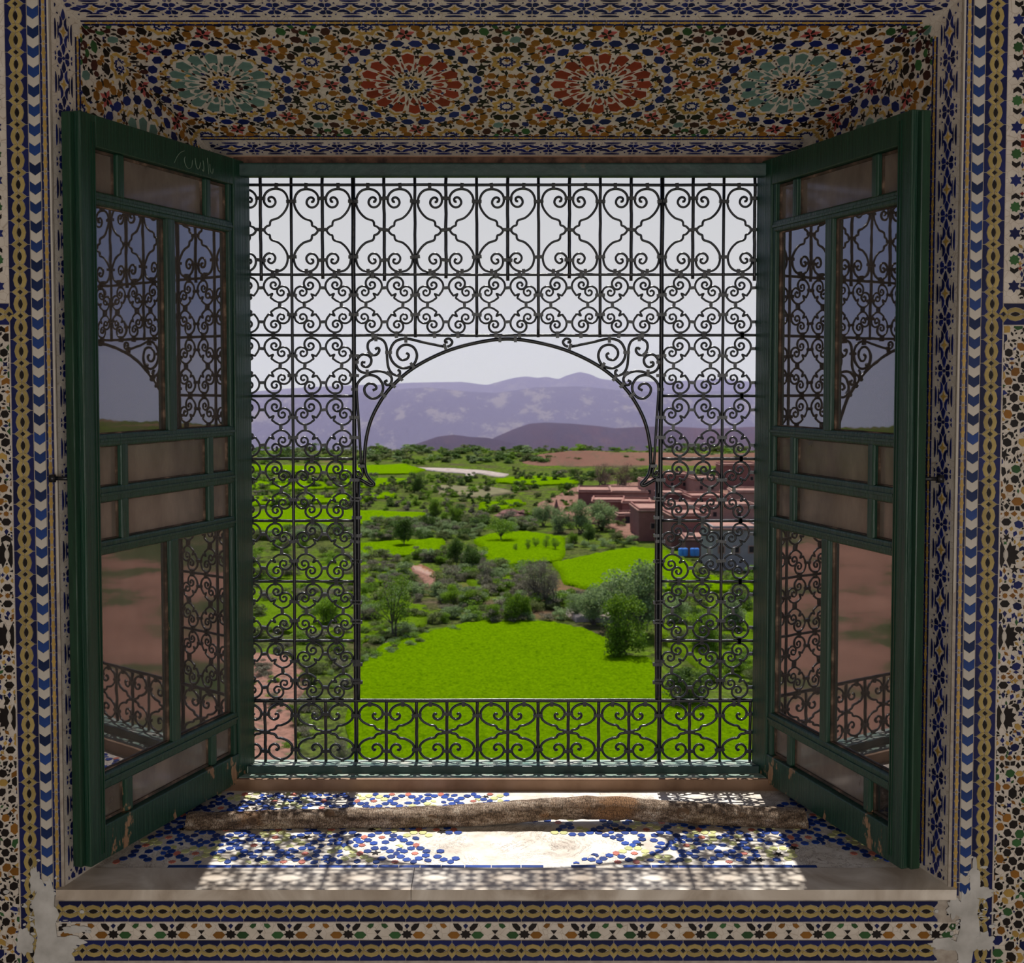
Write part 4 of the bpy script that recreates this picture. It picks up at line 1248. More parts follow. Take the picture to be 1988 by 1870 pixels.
field('crop_field', [(930, 978), (1010, 971), (1020, 980), (980, 990), (932, 992)], 'small green field beside the red earth bank', 2.0, GRASS)
field('crop_field', [(480, 1135), (600, 1130), (692, 1150), (760, 1160), (830, 1185), (820, 1220), (700, 1255), (480, 1225)], 'green meadow around the slender young tree at left', .9, GRASS2)
field('crop_field', [(700, 1095), (760, 1098), (790, 1120), (770, 1135), (700, 1140), (480, 1120), (480, 1100)], 'grassy bank left of the muddy stream', 1.0, GRASS2)
field('crop_field', [(905, 1130), (1000, 1112), (1045, 1118), (1040, 1150), (950, 1160)], 'grassy slope in front of the bare grey trees', 1.0, GRASS2)
field('crop_field', [(700, 905), (790, 902), (830, 912), (800, 920), (700, 922), (480, 915), (480, 905)], 'far green fields below the wooded belt', 3.0, GRASS)
field('crop_field', [(1290, 1180), (1480, 1170), (1480, 1330), (1350, 1320), (1300, 1260)], 'green slope beyond the right side panel of the grille', .9, GRASS2)
REDE = noisy('red_earth', [(0.3, (0.08, 0.045, 0.03)), (0.5, (0.21, 0.105, 0.075)), (0.6, (0.13, 0.07, 0.05)), (0.72, (0.09, 0.09, 0.04))], .9, 1, .8, .4, 6, 'World', .1)
PALE = noisy('pale_gravel', [(0.3, (0.20, 0.15, 0.12)), (0.5, (0.28, 0.23, 0.20)), (0.7, (0.38, 0.33, 0.30))], .6, 1, .6, .3, 6, 'World', .1)
MUD = noisy('muddy_water', [(0.3, (0.24, 0.10, 0.045)), (0.7, (0.34, 0.16, 0.08))], .3, .15, .2, .05, 4, 'World', .6)
field('earth_slope', [(440, 1275), (560, 1285), (590, 1330), (575, 1400), (600, 1470), (560, 1560), (440, 1560)], 'bare red earth slope at the lower left behind the grille', .7, REDE, cat='earth')
field('riverbed', [(795, 907), (870, 909), (940, 913), (990, 920), (975, 926), (925, 918), (912, 933), (904, 933), (903, 919), (800, 910)], 'pale dry riverbed far below the dark hills', 1.8, PALE, lift=.2, amp=.05, cat='riverbed', rough=.1)
field('stream_bank', [(792, 1100), (825, 1096), (850, 1118), (848, 1140), (832, 1142), (812, 1120)], 'pinkish earth bank of the small stream', .7, REDE, lift=.15, amp=.08, cat='earth')
field('stream', [(798, 1101), (822, 1100), (842, 1113), (846, 1126), (832, 1122), (806, 1110)], 'reddish muddy stream between the trees', .6, MUD, lift=.3, amp=.02, cat='stream', rough=.1)
field('footpath', [(748, 1254), (820, 1240), (870, 1226), (905, 1222), (905, 1226), (870, 1232), (820, 1246), (748, 1260)], 'thin pale footpath along the far edge of the foreground field', .5, PALE, lift=.12, amp=.05, cat='path', rough=.02)
field('village_ground', [(1040, 985), (1120, 950), (1250, 938), (1480, 925), (1480, 1090), (1290, 1050), (1220, 1052), (1160, 1020), (1045, 1005)], 'bare reddish ground under the village houses', 2.0, REDE, lift=.6, cat='earth')
field('gravel_patch', [(1100, 1195), (1190, 1180), (1240, 1200), (1200, 1215), (1110, 1212)], 'pale stony patch before the grey-green trees', .8, PALE, lift=.7, cat='earth')
field('brown_terrace', [(840, 945), (950, 948), (1000, 958), (930, 968), (850, 962)], 'dry brown terrace behind the strip fields', 2.0, noisy('dry_terrace', [(0.3, (0.09, 0.09, 0.04)), (0.7, (0.16, 0.13, 0.075))], .4, 1, .5, .3, 5, 'World', .1), cat='earth')

SCE = noisy('scrubby_red_earth', [(0.34, (0.05, 0.07, 0.025)), (0.44, (0.09, 0.09, 0.04)), (0.5, (0.24, 0.125, 0.085)), (0.66, (0.33, 0.17, 0.115))], .05, 1, .8, .4, 8, 'World', .0)
for poly in ([(-420, 3), (-38, 3), (-36, 80), (-70, 190), (-420, 260)], [(38, 3), (420, 3), (420, 260), (90, 190), (36, 80)]):
    o = field('hillside_ground', poly, None, 5.0, SCE, lift=.25, amp=0, cat=None, world=True, rough=1)
    o['kind'] = 'structure'
# hills and mountains
def ridge(name, Y, crest, base_z, df, db, m, step=1.0, amp=.1, seed=0, ny=26, fsc=1.0):
    px0, px1 = crest[0][0], crest[-1][0]
    n = int((px1 - px0) / step)
    q = MB(); cz = [c[1] for c in crest]; cx = [c[0] for c in crest]
    c0 = at_y((px0 + px1) / 2, 800, Y); org = Vector((c0.x, Y, base_z))
    for i in range(n + 1):
        px = px0 + (px1 - px0) * i / n
        py = float(np.interp(px, cx, cz))
        # round the poly-line crest
        py = (py + float(np.interp(px - 4, cx, cz)) + float(np.interp(px + 4, cx, cz)) + float(np.interp(px - 2, cx, cz)) + float(np.interp(px + 2, cx, cz))) / 5
        top = at_y(px, py, Y)
        H = top.z - base_z
        for j in range(ny + 1):
            t = j / ny * 1.3
            if t <= 1: y = Y - df * (1 - t); hh = math.sin(t * math.pi / 2) ** .9 * (.35 + .65 * t) if t > 0 else 0
            else: y = Y + db * (t - 1) / .3; hh = 1 - ((t - 1) / .3) ** 2 * .8
            x = top.x
            nz = noise.fractal(Vector((x / df * 2.2 * fsc, y / df * 1.4 * fsc, seed)), .9, 2.1, 6)
            rg = 1 - abs(noise.noise(Vector((x / df * 3 * fsc, y / df * .8 * fsc, seed + 5)))) * 2
            f = 0 if t >= 1 else (math.sin(math.pi * min(t, 1)))
            z = base_z + H * hh + H * amp * f * (nz + .8 * rg - .4) + H * amp * .06 * nz
            q.v.append((x - org.x, y - org.y, z - org.z))
    for i in range(n):
        for j in range(ny):
            a = i * (ny + 1) + j
            q.f.append((a, a + ny + 1, a + ny + 2, a + 1))
    o = q.build(name, m, smooth=True); o.location = org
    return struct(o)
def rock(name, stops, sc, sc2, spot, b=1.0, bd=20, thr=(.5, .6)):
    m, n, bs, out = new_mat(name)
    nz = noise_node(n, sc, 9, 0.65, coord='World', stretch=(1, .35, 1.3))
    c = ramp(n, nz.outputs[0], stops)
    n2 = noise_node(n, sc2, 9, 0.75, coord='World', stretch=(1, .35, 1.3))
    c = mix(n, ramp(n, n2.outputs[0], [(thr[0], (0, 0, 0)), (thr[1], (1, 1, 1))]), c, spot)
    n.links.new(c, bs.inputs['Base Color'])
    bs.inputs['Roughness'].default_value = 1; bs.inputs['Specular IOR Level'].default_value = 0
    bump(n, bs, n2.outputs[0], b, bd)
    return m
MT = rock('mountain_rock', [(0.35, (0.03, 0.022, 0.04)), (0.6, (0.055, 0.04, 0.06))], .004, .02, (0.12, 0.095, 0.085), 1, 30, (.54, .62))
ridge('mountain_range', 3000, [(-200, 762), (300, 766), (485, 760), (600, 750), (690, 747), (740, 746), (800, 742), (895, 740), (945, 747), (975, 739), (1000, 733), (1022, 730), (1045, 733), (1060, 730), (1085, 735), (1100, 728), (1125, 721), (1145, 726), (1165, 735), (1200, 739), (1290, 741), (1400, 735), (1460, 742), (1700, 750), (2200, 760)], -330, 1250, 700, MT, 3, .12, 2, 60, 1.6)
MT2 = rock('front_range_rock', [(0.35, (0.025, 0.02, 0.032)), (0.6, (0.045, 0.036, 0.045))], .003, .022, (0.20, 0.16, 0.12), 1, 30, (.53, .6))
ridge('mountain_range', 2450, [(-200, 790), (300, 780), (485, 772), (690, 764), (760, 758), (830, 753), (900, 760), (960, 763), (1040, 752), (1120, 750), (1200, 757), (1290, 762), (1400, 758), (1700, 770), (2200, 780)], -290, 1000, 300, MT2, 3, .13, 5, 60, 1.5)
HD = rock('dark_hill_rock', [(0.35, (0.018, 0.010, 0.014)), (0.6, (0.032, 0.018, 0.022))], .01, .03, (0.05, 0.026, 0.026), .8, 6, (.55, .66))
ridge('hill', 1150, [(690, 900), (745, 884), (790, 868), (830, 855), (850, 848), (880, 844), (910, 848), (945, 850), (985, 858), (1040, 880), (1080, 900)], -160, 230, 250, HD, 2, .10, 8, 26, 1)
HR = rock('red_hill_rock', [(0.35, (0.045, 0.02, 0.02)), (0.5, (0.026, 0.016, 0.02)), (0.70, (0.08, 0.03, 0.025))], .006, .02, (0.06, 0.03, 0.026), .8, 8, (.56, .66))
ridge('hill', 1250, [(880, 905), (925, 872), (960, 850), (1000, 833), (1030, 823), (1060, 821), (1110, 823), (1160, 827), (1200, 832), (1240, 830), (1290, 828), (1400, 833), (1500, 828), (1700, 850), (1800, 880)], -170, 380, 300, HR, 2, .12, 12, 30, 1)
HB = rock('brown_knoll_earth', [(0.35, (0.12, 0.06, 0.045)), (0.6, (0.16, 0.085, 0.06))], .02, .2, (0.09, 0.07, 0.045), .6, 1.5, (.5, .7))
ridge('hill', 440, [(940, 920), (960, 912), (1000, 897), (1050, 884), (1110, 877), (1150, 876), (1200, 880), (1290, 880), (1400, 884), (1500, 880), (1600, 895), (1700, 915)], GZ - .6, 36, 30, HB, 2, .05, 15, 20, 1)

# haze over the far valley
q = MB(); q.box((-4200, 580, -420), (4200, 2980, 95))
hz = q.build('haze', None)
m = bpy.data.materials.new('valley_haze'); m.use_nodes = True; n = m.node_tree; n.nodes.clear()
o = n.nodes.new('ShaderNodeOutputMaterial'); v = n.nodes.new('ShaderNodeVolumeScatter')
v.inputs['Color'].default_value = (0.70, 0.62, 1.0, 1); v.inputs['Density'].default_value = 0.00036
n.links.new(v.outputs[0], o.inputs['Volume'])
hz.data.materials.append(m)
tag(hz, 'pale lilac haze over the far valley and the mountains', 'haze', kind='stuff')

# ------------------------------------------------------------------ trees
def leaf_mat(name, a, b):
    m, n, bs, out = new_mat(name)
    g = n.nodes.new('ShaderNodeNewGeometry'); oi = n.nodes.new('ShaderNodeObjectInfo')
    c = ramp(n, g.outputs['Random Per Island'], [(0, a), (1, b)])
    hs = n.nodes.new('ShaderNodeHueSaturation'); mr = n.nodes.new('ShaderNodeMapRange'); mr.inputs[3].default_value = .8; mr.inputs[4].default_value = 1.2
    n.links.new(oi.outputs['Random'], mr.inputs[0]); n.links.new(mr.outputs[0], hs.inputs['Value']); n.links.new(c, hs.inputs['Color'])
    n.links.new(hs.outputs[0], bs.inputs['Base Color'])
    bs.inputs['Roughness'].default_value = .7; bs.inputs['Specular IOR Level'].default_value = .2
    df = n.nodes.new('ShaderNodeBsdfTranslucent'); n.links.new(hs.outputs[0], df.inputs[0])
    ms = n.nodes.new('ShaderNodeMixShader'); ms.inputs[0].default_value = .35
    n.links.new(bs.outputs[0], ms.inputs[1]); n.links.new(df.outputs[0], ms.inputs[2]); n.links.new(ms.outputs[0], out.inputs[0])
    return m
LM = {'fresh': leaf_mat('fresh_leaves', (0.07, 0.14, 0.008), (0.17, 0.28, 0.012)),
      'dark': leaf_mat('dark_leaves', (0.035, 0.07, 0.01), (0.09, 0.155, 0.02)),
      'silver': leaf_mat('grey_green_leaves', (0.11, 0.16, 0.06), (0.24, 0.32, 0.12)),
      'grey': leaf_mat('grey_twigs', (0.10, 0.095, 0.06), (0.19, 0.17, 0.11)),
      'lime': leaf_mat('lime_leaves', (0.09, 0.17, 0.006), (0.2, 0.32, 0.012)),
      'olive': leaf_mat('olive_scrub', (0.07, 0.09, 0.025), (0.14, 0.165, 0.045)),
      'rust': leaf_mat('rusty_twigs', (0.10, 0.065, 0.045), (0.16, 0.105, 0.075))}
TRUNK = noisy('tree_bark', [(0.3, (0.05, 0.04, 0.03)), (0.7, (0.12, 0.09, 0.065))], 3, .95, .5, .03)
def foliage(seed, n, leaf, shape, blobs=9, low=.22):
    rnd = random.Random(seed); q = MB(); cs = []
    for i in range(blobs):
        a = rnd.uniform(0, TAU); h = rnd.uniform(low + .1, .86)
        rad = shape * .34 * math.sqrt(rnd.random()) * (1 - abs(h - .55) * .9)
        cs.append((Vector((math.cos(a) * rad, math.sin(a) * rad, h)), rnd.uniform(.14, .23)))
    cs.append((Vector((0, 0, low * .5 + .45)), .24))
    for i in range(n):
        c, r = rnd.choice(cs)
        d = Vector((rnd.gauss(0, 1), rnd.gauss(0, 1), rnd.gauss(0, 1))).normalized() * r * rnd.random() ** .4
        p = c + Vector((d.x * shape, d.y * shape, d.z * .8))
        p.z = max(p.z, .02)
        u = Vector((rnd.gauss(0, 1), rnd.gauss(0, 1), rnd.gauss(0, .7))).normalized(); v_ = u.orthogonal().normalized()
        v_ = (Matrix.Rotation(rnd.uniform(0, TAU), 3, u) @ v_)
        s = leaf * rnd.uniform(.6, 1.3)
        q.add([p - u * s, p + v_ * s * .55, p + u * s, p - v_ * s * .55], [(0, 1, 2, 3)])
    return q, cs
def trunk(seed, cs, thick=.022, stems=1):
    rnd = random.Random(seed); q = MB()
    fork = .2
    for s in range(stems):
        b = Vector((rnd.uniform(-.03, .03) * stems, rnd.uniform(-.03, .03) * stems, -.02))
        f = Vector((rnd.uniform(-.04, .04) * stems, rnd.uniform(-.04, .04) * stems, fork))
        q.tube([b, b.lerp(f, .5) + Vector((.01, 0, 0)), f], .02, 7, radii=[thick * 1.3, thick, thick * .8])
        for c, r in cs[s::stems]:
            mid = f.lerp(c, .5) + Vector((rnd.uniform(-.03, .03), rnd.uniform(-.03, .03), .02))
            q.tube([f, mid, c, c + Vector((rnd.uniform(-.05, .05), rnd.uniform(-.05, .05), r * .6))], .01, 5, radii=[thick * .6, thick * .4, thick * .22, thick * .08])
    return q
PROTO = {}
def proto(kind, form, seed):
    key = (kind, form, seed)
    if key in PROTO: return PROTO[key]
    spec = {'tree': (4200, .025, .95, 16, .2, 1), 'spread': (3300, .024, 1.3, 16, .38, 1), 'airy': (2400, .018, .95, 16, .22, 2), 'multi': (5200, .023, 1.15, 20, .06, 4), 'bare': (4200, .014, 1.0, 20, .1, 5), 'shrub': (1500, .042, 1.5, 9, .0, 2), 'far': (650, .07, 1.3, 6, .0, 1)}[form]
    q, cs = foliage(seed, spec[0], spec[1], spec[2], spec[3], spec[4])
    f = q.mesh('foliage', LM[kind]); tq = trunk(seed, cs, .02, spec[5]); tm = tq.mesh('trunk', TRUNK)
    PROTO[key] = (f, tm); return PROTO[key]
rt = random.Random(21)
def tree(name, px, py, hpx, kind, form, label, wid=1.0, seed=1, cat='tree', group=None, parts=True):
    p = at_z(px, py, GZ); p.z = ground_h(p.x, p.y) - .05
    dist = (p - CAM).dot(FWD); h = hpx * dist / F
    f, tm = proto(kind, form, seed)
    if parts:
        e_ = empty(name, p, rt.uniform(0, TAU)); e_.scale = (h * wid, h * wid, h)
        inst('foliage', f, e_); inst('trunk', tm, e_)
    else:
        e_ = inst(name, f); e_.location = p; e_.rotation_euler = (0, 0, rt.uniform(0, TAU)); e_.scale = (h * wid, h * wid, h)
    return tag(e_, label, cat, group)
T = tree
T('young_tree', 764, 1240, 125, 'fresh', 'airy', 'slender young green tree standing alone left of the foreground field', .85, 3)
T('round_tree', 785, 1061, 58, 'dark', 'tree', 'round dark green tree near the left arch jamb', .95, 2)
T('round_tree', 832, 1034, 38, 'dark', 'tree', 'small dark tree just right of the round dark green tree', .95, 4)
T('round_tree', 846, 1010, 42, 'fresh', 'tree', 'left one of the two green trees on the strip field', .9, 5)
T('round_tree', 884, 1024, 44, 'fresh', 'tree', 'right one of the two green trees on the strip field', .85, 6)
T('round_tree', 864, 1022, 30, 'fresh', 'tree', 'smallest tree between the two green trees on the strip field', .9, 2)
T('spreading_tree', 974, 1052, 48, 'fresh', 'spread', 'spreading flat-topped tree behind the middle field', 1.2, 7)
T('leaning_tree', 885, 1104, 64, 'dark', 'tree', 'dark green tree above the stream, left of its neighbour', .75, 8)
T('leaning_tree', 916, 1112, 60, 'dark', 'tree', 'dark tree right of the stream beside the middle field', .75, 4)
T('dark_tree', 812, 957, 42, 'dark', 'multi', 'distant dark round clump of trees on the left', 1.0, 9)
T('bare_tree', 1040, 1178, 100, 'grey', 'bare', 'large bare grey tree in the middle of the valley', .8, 10)
T('bare_tree', 1066, 1182, 92, 'grey', 'bare', 'bare grey tree right behind the large bare grey one', .7, 11)
T('bare_tree', 945, 1130, 50, 'grey', 'bare', 'small bare grey tree right of the stream', .9, 10)
T('bare_tree', 1207, 960, 62, 'rust', 'bare', 'distant bare brownish tree above the village', .9, 11)
T('bare_tree', 1172, 945, 50, 'rust', 'bare', 'distant bare tree left of the brownish bare one', 1.2, 10)
T('lime_bush', 878, 1180, 48, 'lime', 'multi', 'bright lime bush left of the row above the field', 1.0, 12, 'bush')
T('lime_bush', 912, 1184, 44, 'lime', 'multi', 'bright lime bush in the middle of the row above the field', 1.0, 13, 'bush')
T('lime_bush', 936, 1178, 36, 'lime', 'multi', 'lime bush right in the row above the field', 1.0, 12, 'bush')
T('bushy_tree', 958, 1214, 46, 'fresh', 'multi', 'small bushy green tree at the left on the far edge of the foreground field', .8, 13)
T('bushy_tree', 992, 1214, 72, 'fresh', 'multi', 'tallest bushy green tree on the far edge of the foreground field', .7, 14)
T('bushy_tree', 1016, 1212, 58, 'fresh', 'multi', 'bushy green tree at the right on the far edge of the foreground field', .7, 12)
T('large_bush', 1215, 1284, 128, 'fresh', 'multi', 'large fresh green bushy tree at the right corner of the foreground field', .85, 15)
T('willow', 1205, 1232, 128, 'silver', 'multi', 'large grey-green willow behind the corner bush', .95, 16)
T('willow', 1245, 1240, 150, 'silver', 'multi', 'tallest grey-green willow against the right arch jamb', .8, 17)
T('willow', 1150, 1216, 82, 'silver', 'multi', 'smaller grey-green willow left of the large ones', .95, 18)
T('willow', 1118, 1206, 50, 'silver', 'airy', 'low grey-green sapling before the bare trees', 1.0, 19)
T('willow', 1085, 1036, 54, 'silver', 'multi', 'grey-green willow below the red earth bank', .9, 16)
T('willow', 1055, 1022, 48, 'silver', 'multi', 'leftmost grey-green willow near the red earth bank', .9, 18)
T('willow', 1128, 1036, 66, 'silver', 'multi', 'grey-green willow in front of the village, left', .8, 17)
T('willow', 1168, 1032, 62, 'silver', 'multi', 'pale round grey-green willow in front of the village', .95, 18)
T('village_tree', 1143, 1058, 42, 'dark', 'tree', 'dark green tree below the pale willow', .9, 5)
T('village_tree', 1112, 1062, 30, 'fresh', 'tree', 'small green tree on the field edge below the willows', .9, 6)
for i, (px, py, h) in enumerate(((1025, 1070, 24), (1040, 1066, 26), (1060, 1068, 30), (1078, 1070, 30), (1000, 1072, 18))):
    T('sapling', px, py, h, 'fresh', 'airy', 'small sapling in the loose row on the middle field', .8, 3 + i % 2, group='saplings on the middle field')
T('meadow_bush', 785, 1238, 34, 'silver', 'shrub', 'grey-green bush at the foot of the slender young tree', 1.0, 20, 'bush')
T('meadow_bush', 840, 1215, 28, 'olive', 'shrub', 'olive bush right of the slender young tree', 1.2, 21, 'bush')
T('meadow_bush', 735, 1225, 22, 'olive', 'shrub', 'low bush left of the slender young tree', 1.2, 20, 'bush')
# seen through the side panels
for i, (px, py, h, kd, lb) in enumerate(((660, 1500, 75, 'grey', 'bare shrub at the near left edge of the foreground field'), (640, 1220, 70, 'fresh', 'green tree in the meadow behind the left panel'), (1330, 1380, 90, 'dark', 'dark shrub beyond the right side panel, lowest'), (1370, 1270, 80, 'fresh', 'green tree beyond the right side panel'), (1420, 1230, 70, 'silver', 'grey-green tree at the far right beyond the right panel'), (600, 1330, 50, 'olive', 'scrubby bush beside the bare red slope'), (1310, 1215, 60, 'silver', 'grey-green tree just right of the arch jamb'))):
    T('valley_tree', px, py, h, kd, 'bare' if kd == 'grey' else 'multi', lb, 1.0, 12 + i % 4)
# countable scrub, shared labels
def scatter(n, area, kinds, hs, label, group, name, avoid=(), form='shrub', seed=0):
    r = random.Random(seed); k = 0
    while k < n:
        px = r.uniform(area[0], area[1]); py = r.uniform(area[2], area[3])
        if any(inpoly(px, py, a) for a in avoid): continue
        kd = r.choice(kinds); adj = {'olive': 'olive green', 'dark': 'dark green', 'grey': 'grey twiggy', 'silver': 'pale grey-green', 'fresh': 'fresh green'}[kd]
        T(name, px, py, r.uniform(*hs), kd, form, label.replace('the', 'the ' + adj, 1), r.uniform(.9, 1.5) * (1.5 if name == 'belt_tree' else 1), 20 + r.randrange(4), 'bush', group + ', ' + adj, parts=False); k += 1
FLD = [[(697, 1300), (935, 1215), (1060, 1214), (1180, 1250), (1262, 1288), (1480, 1368), (1480, 1500), (560, 1500)], [(690, 1054), (862, 1050), (862, 1080), (690, 1084)], [(932, 1034), (1100, 1040), (1090, 1099), (940, 1099)],
       [(1072, 1094), (1290, 1056), (1480, 1100), (1480, 1150), (1085, 1150)], [(480, 988), (830, 996), (830, 1010), (480, 1040)], [(960, 924), (1130, 928), (1120, 944), (960, 942)], [(795, 1095), (855, 1095), (855, 1148), (795, 1148)]]
scatter(292, (480, 1480, 873, 902), ['dark', 'fresh', 'dark', 'silver', 'olive'], (9, 16), 'one of the small trees of the wooded belt under the dark hills', 'trees of the wooded belt', 'belt_tree', form='far', seed=1)
scatter(95, (1000, 1480, 920, 936), ['dark', 'olive', 'dark'], (10, 19), 'one of the dark trees in the row before the brown knoll', 'dark tree row before the knoll', 'row_tree', form='far', seed=2)
scatter(285, (480, 1130, 926, 1006), ['olive', 'dark', 'grey', 'fresh'], (8, 19), 'one of the low scrub bushes between the strip fields', 'scrub between the strip fields', 'scrub_bush', FLD, seed=3, form='far')
scatter(170, (480, 1040, 1010, 1050), ['olive', 'grey', 'silver', 'dark'], (12, 26), 'one of the bushes around the round dark trees', 'bushes around the round trees', 'thicket_bush', FLD, seed=4)
scatter(280, (690, 1290, 1082, 1214), ['olive', 'grey', 'silver', 'fresh', 'grey', 'silver'], (14, 34), 'one of the bushes between the stream and the foreground field', 'bushes along the stream', 'stream_bush', FLD, seed=5)
scatter(90, (480, 690, 1050, 1480), ['olive', 'grey', 'fresh'], (14, 30), 'one of the bushes seen through the left side panel', 'bushes behind the left panel', 'hillside_bush', FLD, seed=6)
scatter(50, (1290, 1480, 1120, 1360), ['olive', 'dark', 'fresh'], (16, 40), 'one of the bushes seen through the right side panel', 'bushes behind the right panel', 'hillside_bush', FLD[:1], seed=7)
scatter(75, (690, 900, 1225, 1300), ['olive', 'silver', 'fresh'], (8, 20), 'one of the low tufts along the footpath', 'tufts along the footpath', 'tuft', [FLD[0]], seed=8)
scatter(90, (480, 690, 1290, 1500), ['olive', 'silver', 'fresh'], (5, 12), 'one of the small tufts at the lower left of the valley', 'tufts at the lower left', 'tuft', [FLD[0]], seed=10)
scatter(30, (1080, 1290, 1010, 1075), ['olive', 'silver', 'dark'], (10, 22), 'one of the bushes on the slope below the village', 'bushes below the village', 'slope_bush', FLD, seed=9)

# ------------------------------------------------------------------ village
ADOBE = [noisy('adobe_' + c, [(0.3, dk(v, .75)), (0.7, v)], .8, .95, .5, .1, 6) for c, v in (('red', (0.24, 0.095, 0.07)), ('brown', (0.16, 0.07, 0.055)), ('pale', (0.32, 0.18, 0.13)), ('grey', (0.24, 0.21, 0.2)))]
ROOFM = noisy('earth_roof', [(0.3, (0.19, 0.09, 0.065)), (0.7, (0.30, 0.16, 0.12))], .7, .95, .4, .1)
DARK = noisy('dark_opening', [(0.3, (0.01, 0.008, 0.008)), (0.7, (0.03, 0.02, 0.018))], 3, .9)
def house(x0, x1, yt, yb_, dm, mi, label, wins=0, door=False, par=.35):
    a = at_z(x0, yb_, GZ); b = at_z(x1, yb_, GZ); Y = a.y
    k = (Y - CAM.y) / F
    wd = (x1 - x0) * k; hh = (yb_ - yt) * k * 1.02
    r = random.Random(x0)
    e_ = empty('house', ((a.x + b.x) / 2, Y, GZ), r.uniform(-.12, .12))
    tag(e_, label, 'house')
    q = MB(); q.box((-wd / 2, 0, -1.5), (wd / 2, dm, hh)); q.build('walls', ADOBE[mi], e_, bevel=.06)
    q = MB(); q.box((-wd / 2 - .25, -.25, hh), (wd / 2 + .25, dm + .25, hh + .28)); q.build('roof', ROOFM, e_, bevel=.05)
    q = MB()
    for s in ((-wd / 2, -.02, wd / 2, .3), (-wd / 2, dm - .3, wd / 2, dm), (-wd / 2, .3, -wd / 2 + .3, dm - .3), (wd / 2 - .3, .3, wd / 2, dm - .3)):
        q.box((s[0], s[1], hh + .28), (s[2], s[3], hh + .28 + par))
    q.build('parapet', ADOBE[mi], e_, bevel=.04)
    for i in range(wins):
        cx = -wd / 2 + wd * (i + .6) / (wins + .3)
        q = MB(); q.box((cx - .55, -.06, hh * .5 - .5), (cx + .55, .02, hh * .5 + .75)); fr_ = q.build('window', ADOBE[2], e_)
        q = MB(); q.box((cx - .38, -.09, hh * .5 - .34), (cx + .38, -.05, hh * .5 + .6)); q.build('pane', DARK, fr_)
    if door:
        q = MB(); q.box((-.7, -.12, 0), (.7, .02, 2.7)); d_ = q.build('door_frame', ADOBE[2], e_)
        q = MB(); q.box((-.48, -.16, 0), (.48, -.1, 2.3)); q.build('door', DARK, d_)
    return e_
house(1123, 1186, 957, 986, 12, 1, 'dark red long house at the left end of the village', 1)
house(1150, 1213, 976, 1006, 9, 0, 'low red house in front of the long one', 2)
house(1186, 1258, 958, 976, 14, 2, 'pale flat-roofed house behind the low red house')
house(1208, 1262, 979, 1012, 8, 0, 'red house with a rounded wall left of the right arch jamb', 1)
house(1200, 1236, 1003, 1022, 6, 1, 'small brown house with the dark doorway', 0, True)
house(1240, 1300, 994, 1052, 12, 0, 'tall red house right at the right arch jamb', 1)
house(1252, 1284, 938, 975, 10, 2, 'pale red tower house just above the arch foot', 2)
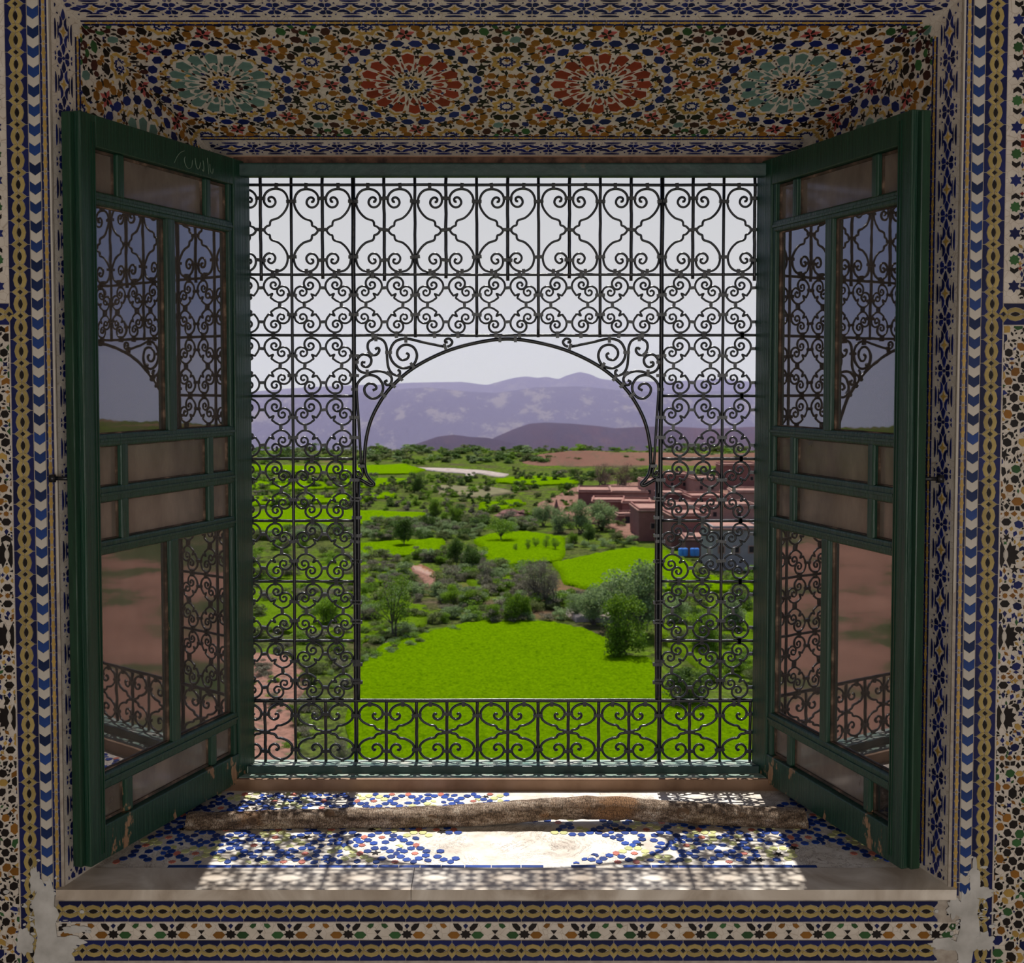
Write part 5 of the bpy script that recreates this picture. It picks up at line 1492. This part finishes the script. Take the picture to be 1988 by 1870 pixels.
for i, (x0, x1, yt, yb_, mi, wn, lb) in enumerate(((1290, 1345, 925, 958, 0, 2, 'upper red house behind the right panel, left of three'), (1348, 1398, 932, 964, 2, 2, 'upper pale house behind the right panel, middle of three'), (1402, 1475, 906, 955, 0, 3, 'upper red house behind the right panel, right of three'),
        (1288, 1338, 962, 998, 1, 1, 'middle row brown house behind the right panel, nearest the jamb'), (1342, 1418, 968, 1006, 0, 2, 'middle row wide red house behind the right panel'), (1422, 1480, 958, 1000, 2, 1, 'middle row pale house at the right shutter'),
        (1302, 1378, 1004, 1066, 0, 1, 'big lower red house behind the right panel'), (1330, 1385, 1050, 1082, 1, 0, 'low brown shed with the blue barrels before it'), (1382, 1480, 1030, 1108, 3, 3, 'grey-beige lower house with small dark windows'), (1310, 1470, 985, 1015, 2, 3, 'long pale terrace house in the middle of the village'))):
    house(x0, x1, yt, yb_, 9, mi, lb, wn)
BLUE = noisy('blue_plastic', [(0.3, (0.03, 0.16, 0.5)), (0.7, (0.06, 0.25, 0.7))], 2, .5)
for i, px in enumerate((1322, 1330, 1345, 1352)):
    p = at_z(px, 1087, GZ); q = MB(); q.tube([(0, 0, .3), (0, 0, .4), (0, 0, .9), (0, 0, 1.4), (0, 0, 1.55)], .4, 14, radii=[.4, .45, .47, .45, .38])
    q.tube([(.1, 0, 1.5), (.1, 0, 1.62)], .12, 8)
    o = q.build('barrel', BLUE, smooth=False); o.location = p + Vector((0, 0, .35)); tag(o, 'blue barrel standing in front of the brown shed', 'barrel', 'blue barrels by the shed')
# eroded earth pinnacle and bank
def crag(px, py, wpx, hpx, label, seed, pointed=False):
    p = at_z(px, py, GZ); k = (p.y - CAM.y) / F; wd, hh = wpx * k, hpx * k
    q = MB(); n, mm = 28, 10
    for j in range(mm + 1):
        t = j / mm
        for i in range(n):
            a = TAU * i / n
            rr = (1 - t ** (.9 if pointed else 3)) * .5 + .03
            nv = 1 + .5 * noise.noise(Vector((math.cos(a) * 1.5, math.sin(a) * 1.5, t * 3 + seed)))
            q.v.append((math.cos(a) * rr * nv * wd, math.sin(a) * rr * nv * wd * .6, t * hh * (1 if pointed else (.8 + .3 * noise.noise(Vector((math.cos(a) * 2, seed, 0))))) - .4))
    for j in range(mm):
        for i in range(n): q.f.append((j * n + i, j * n + (i + 1) % n, (j + 1) * n + (i + 1) % n, (j + 1) * n + i))
    q.f.append(tuple(range(mm * n, (mm + 1) * n)))
    o = q.build('earth_crag', ADOBE[1], smooth=False); o.location = (p.x, p.y, GZ); tag(o, label, 'rock')
crag(1080, 1004, 22, 38, 'pointed red earth pinnacle left of the village', 1, True)
crag(990, 1000, 52, 18, 'wide dark red earth bank left of the pinnacle', 2)
crag(1020, 1000, 40, 16, 'low red earth bank next to the pinnacle', 3)
crag(925, 1125, 26, 22, 'dark earth mound under the leaning trees', 4)
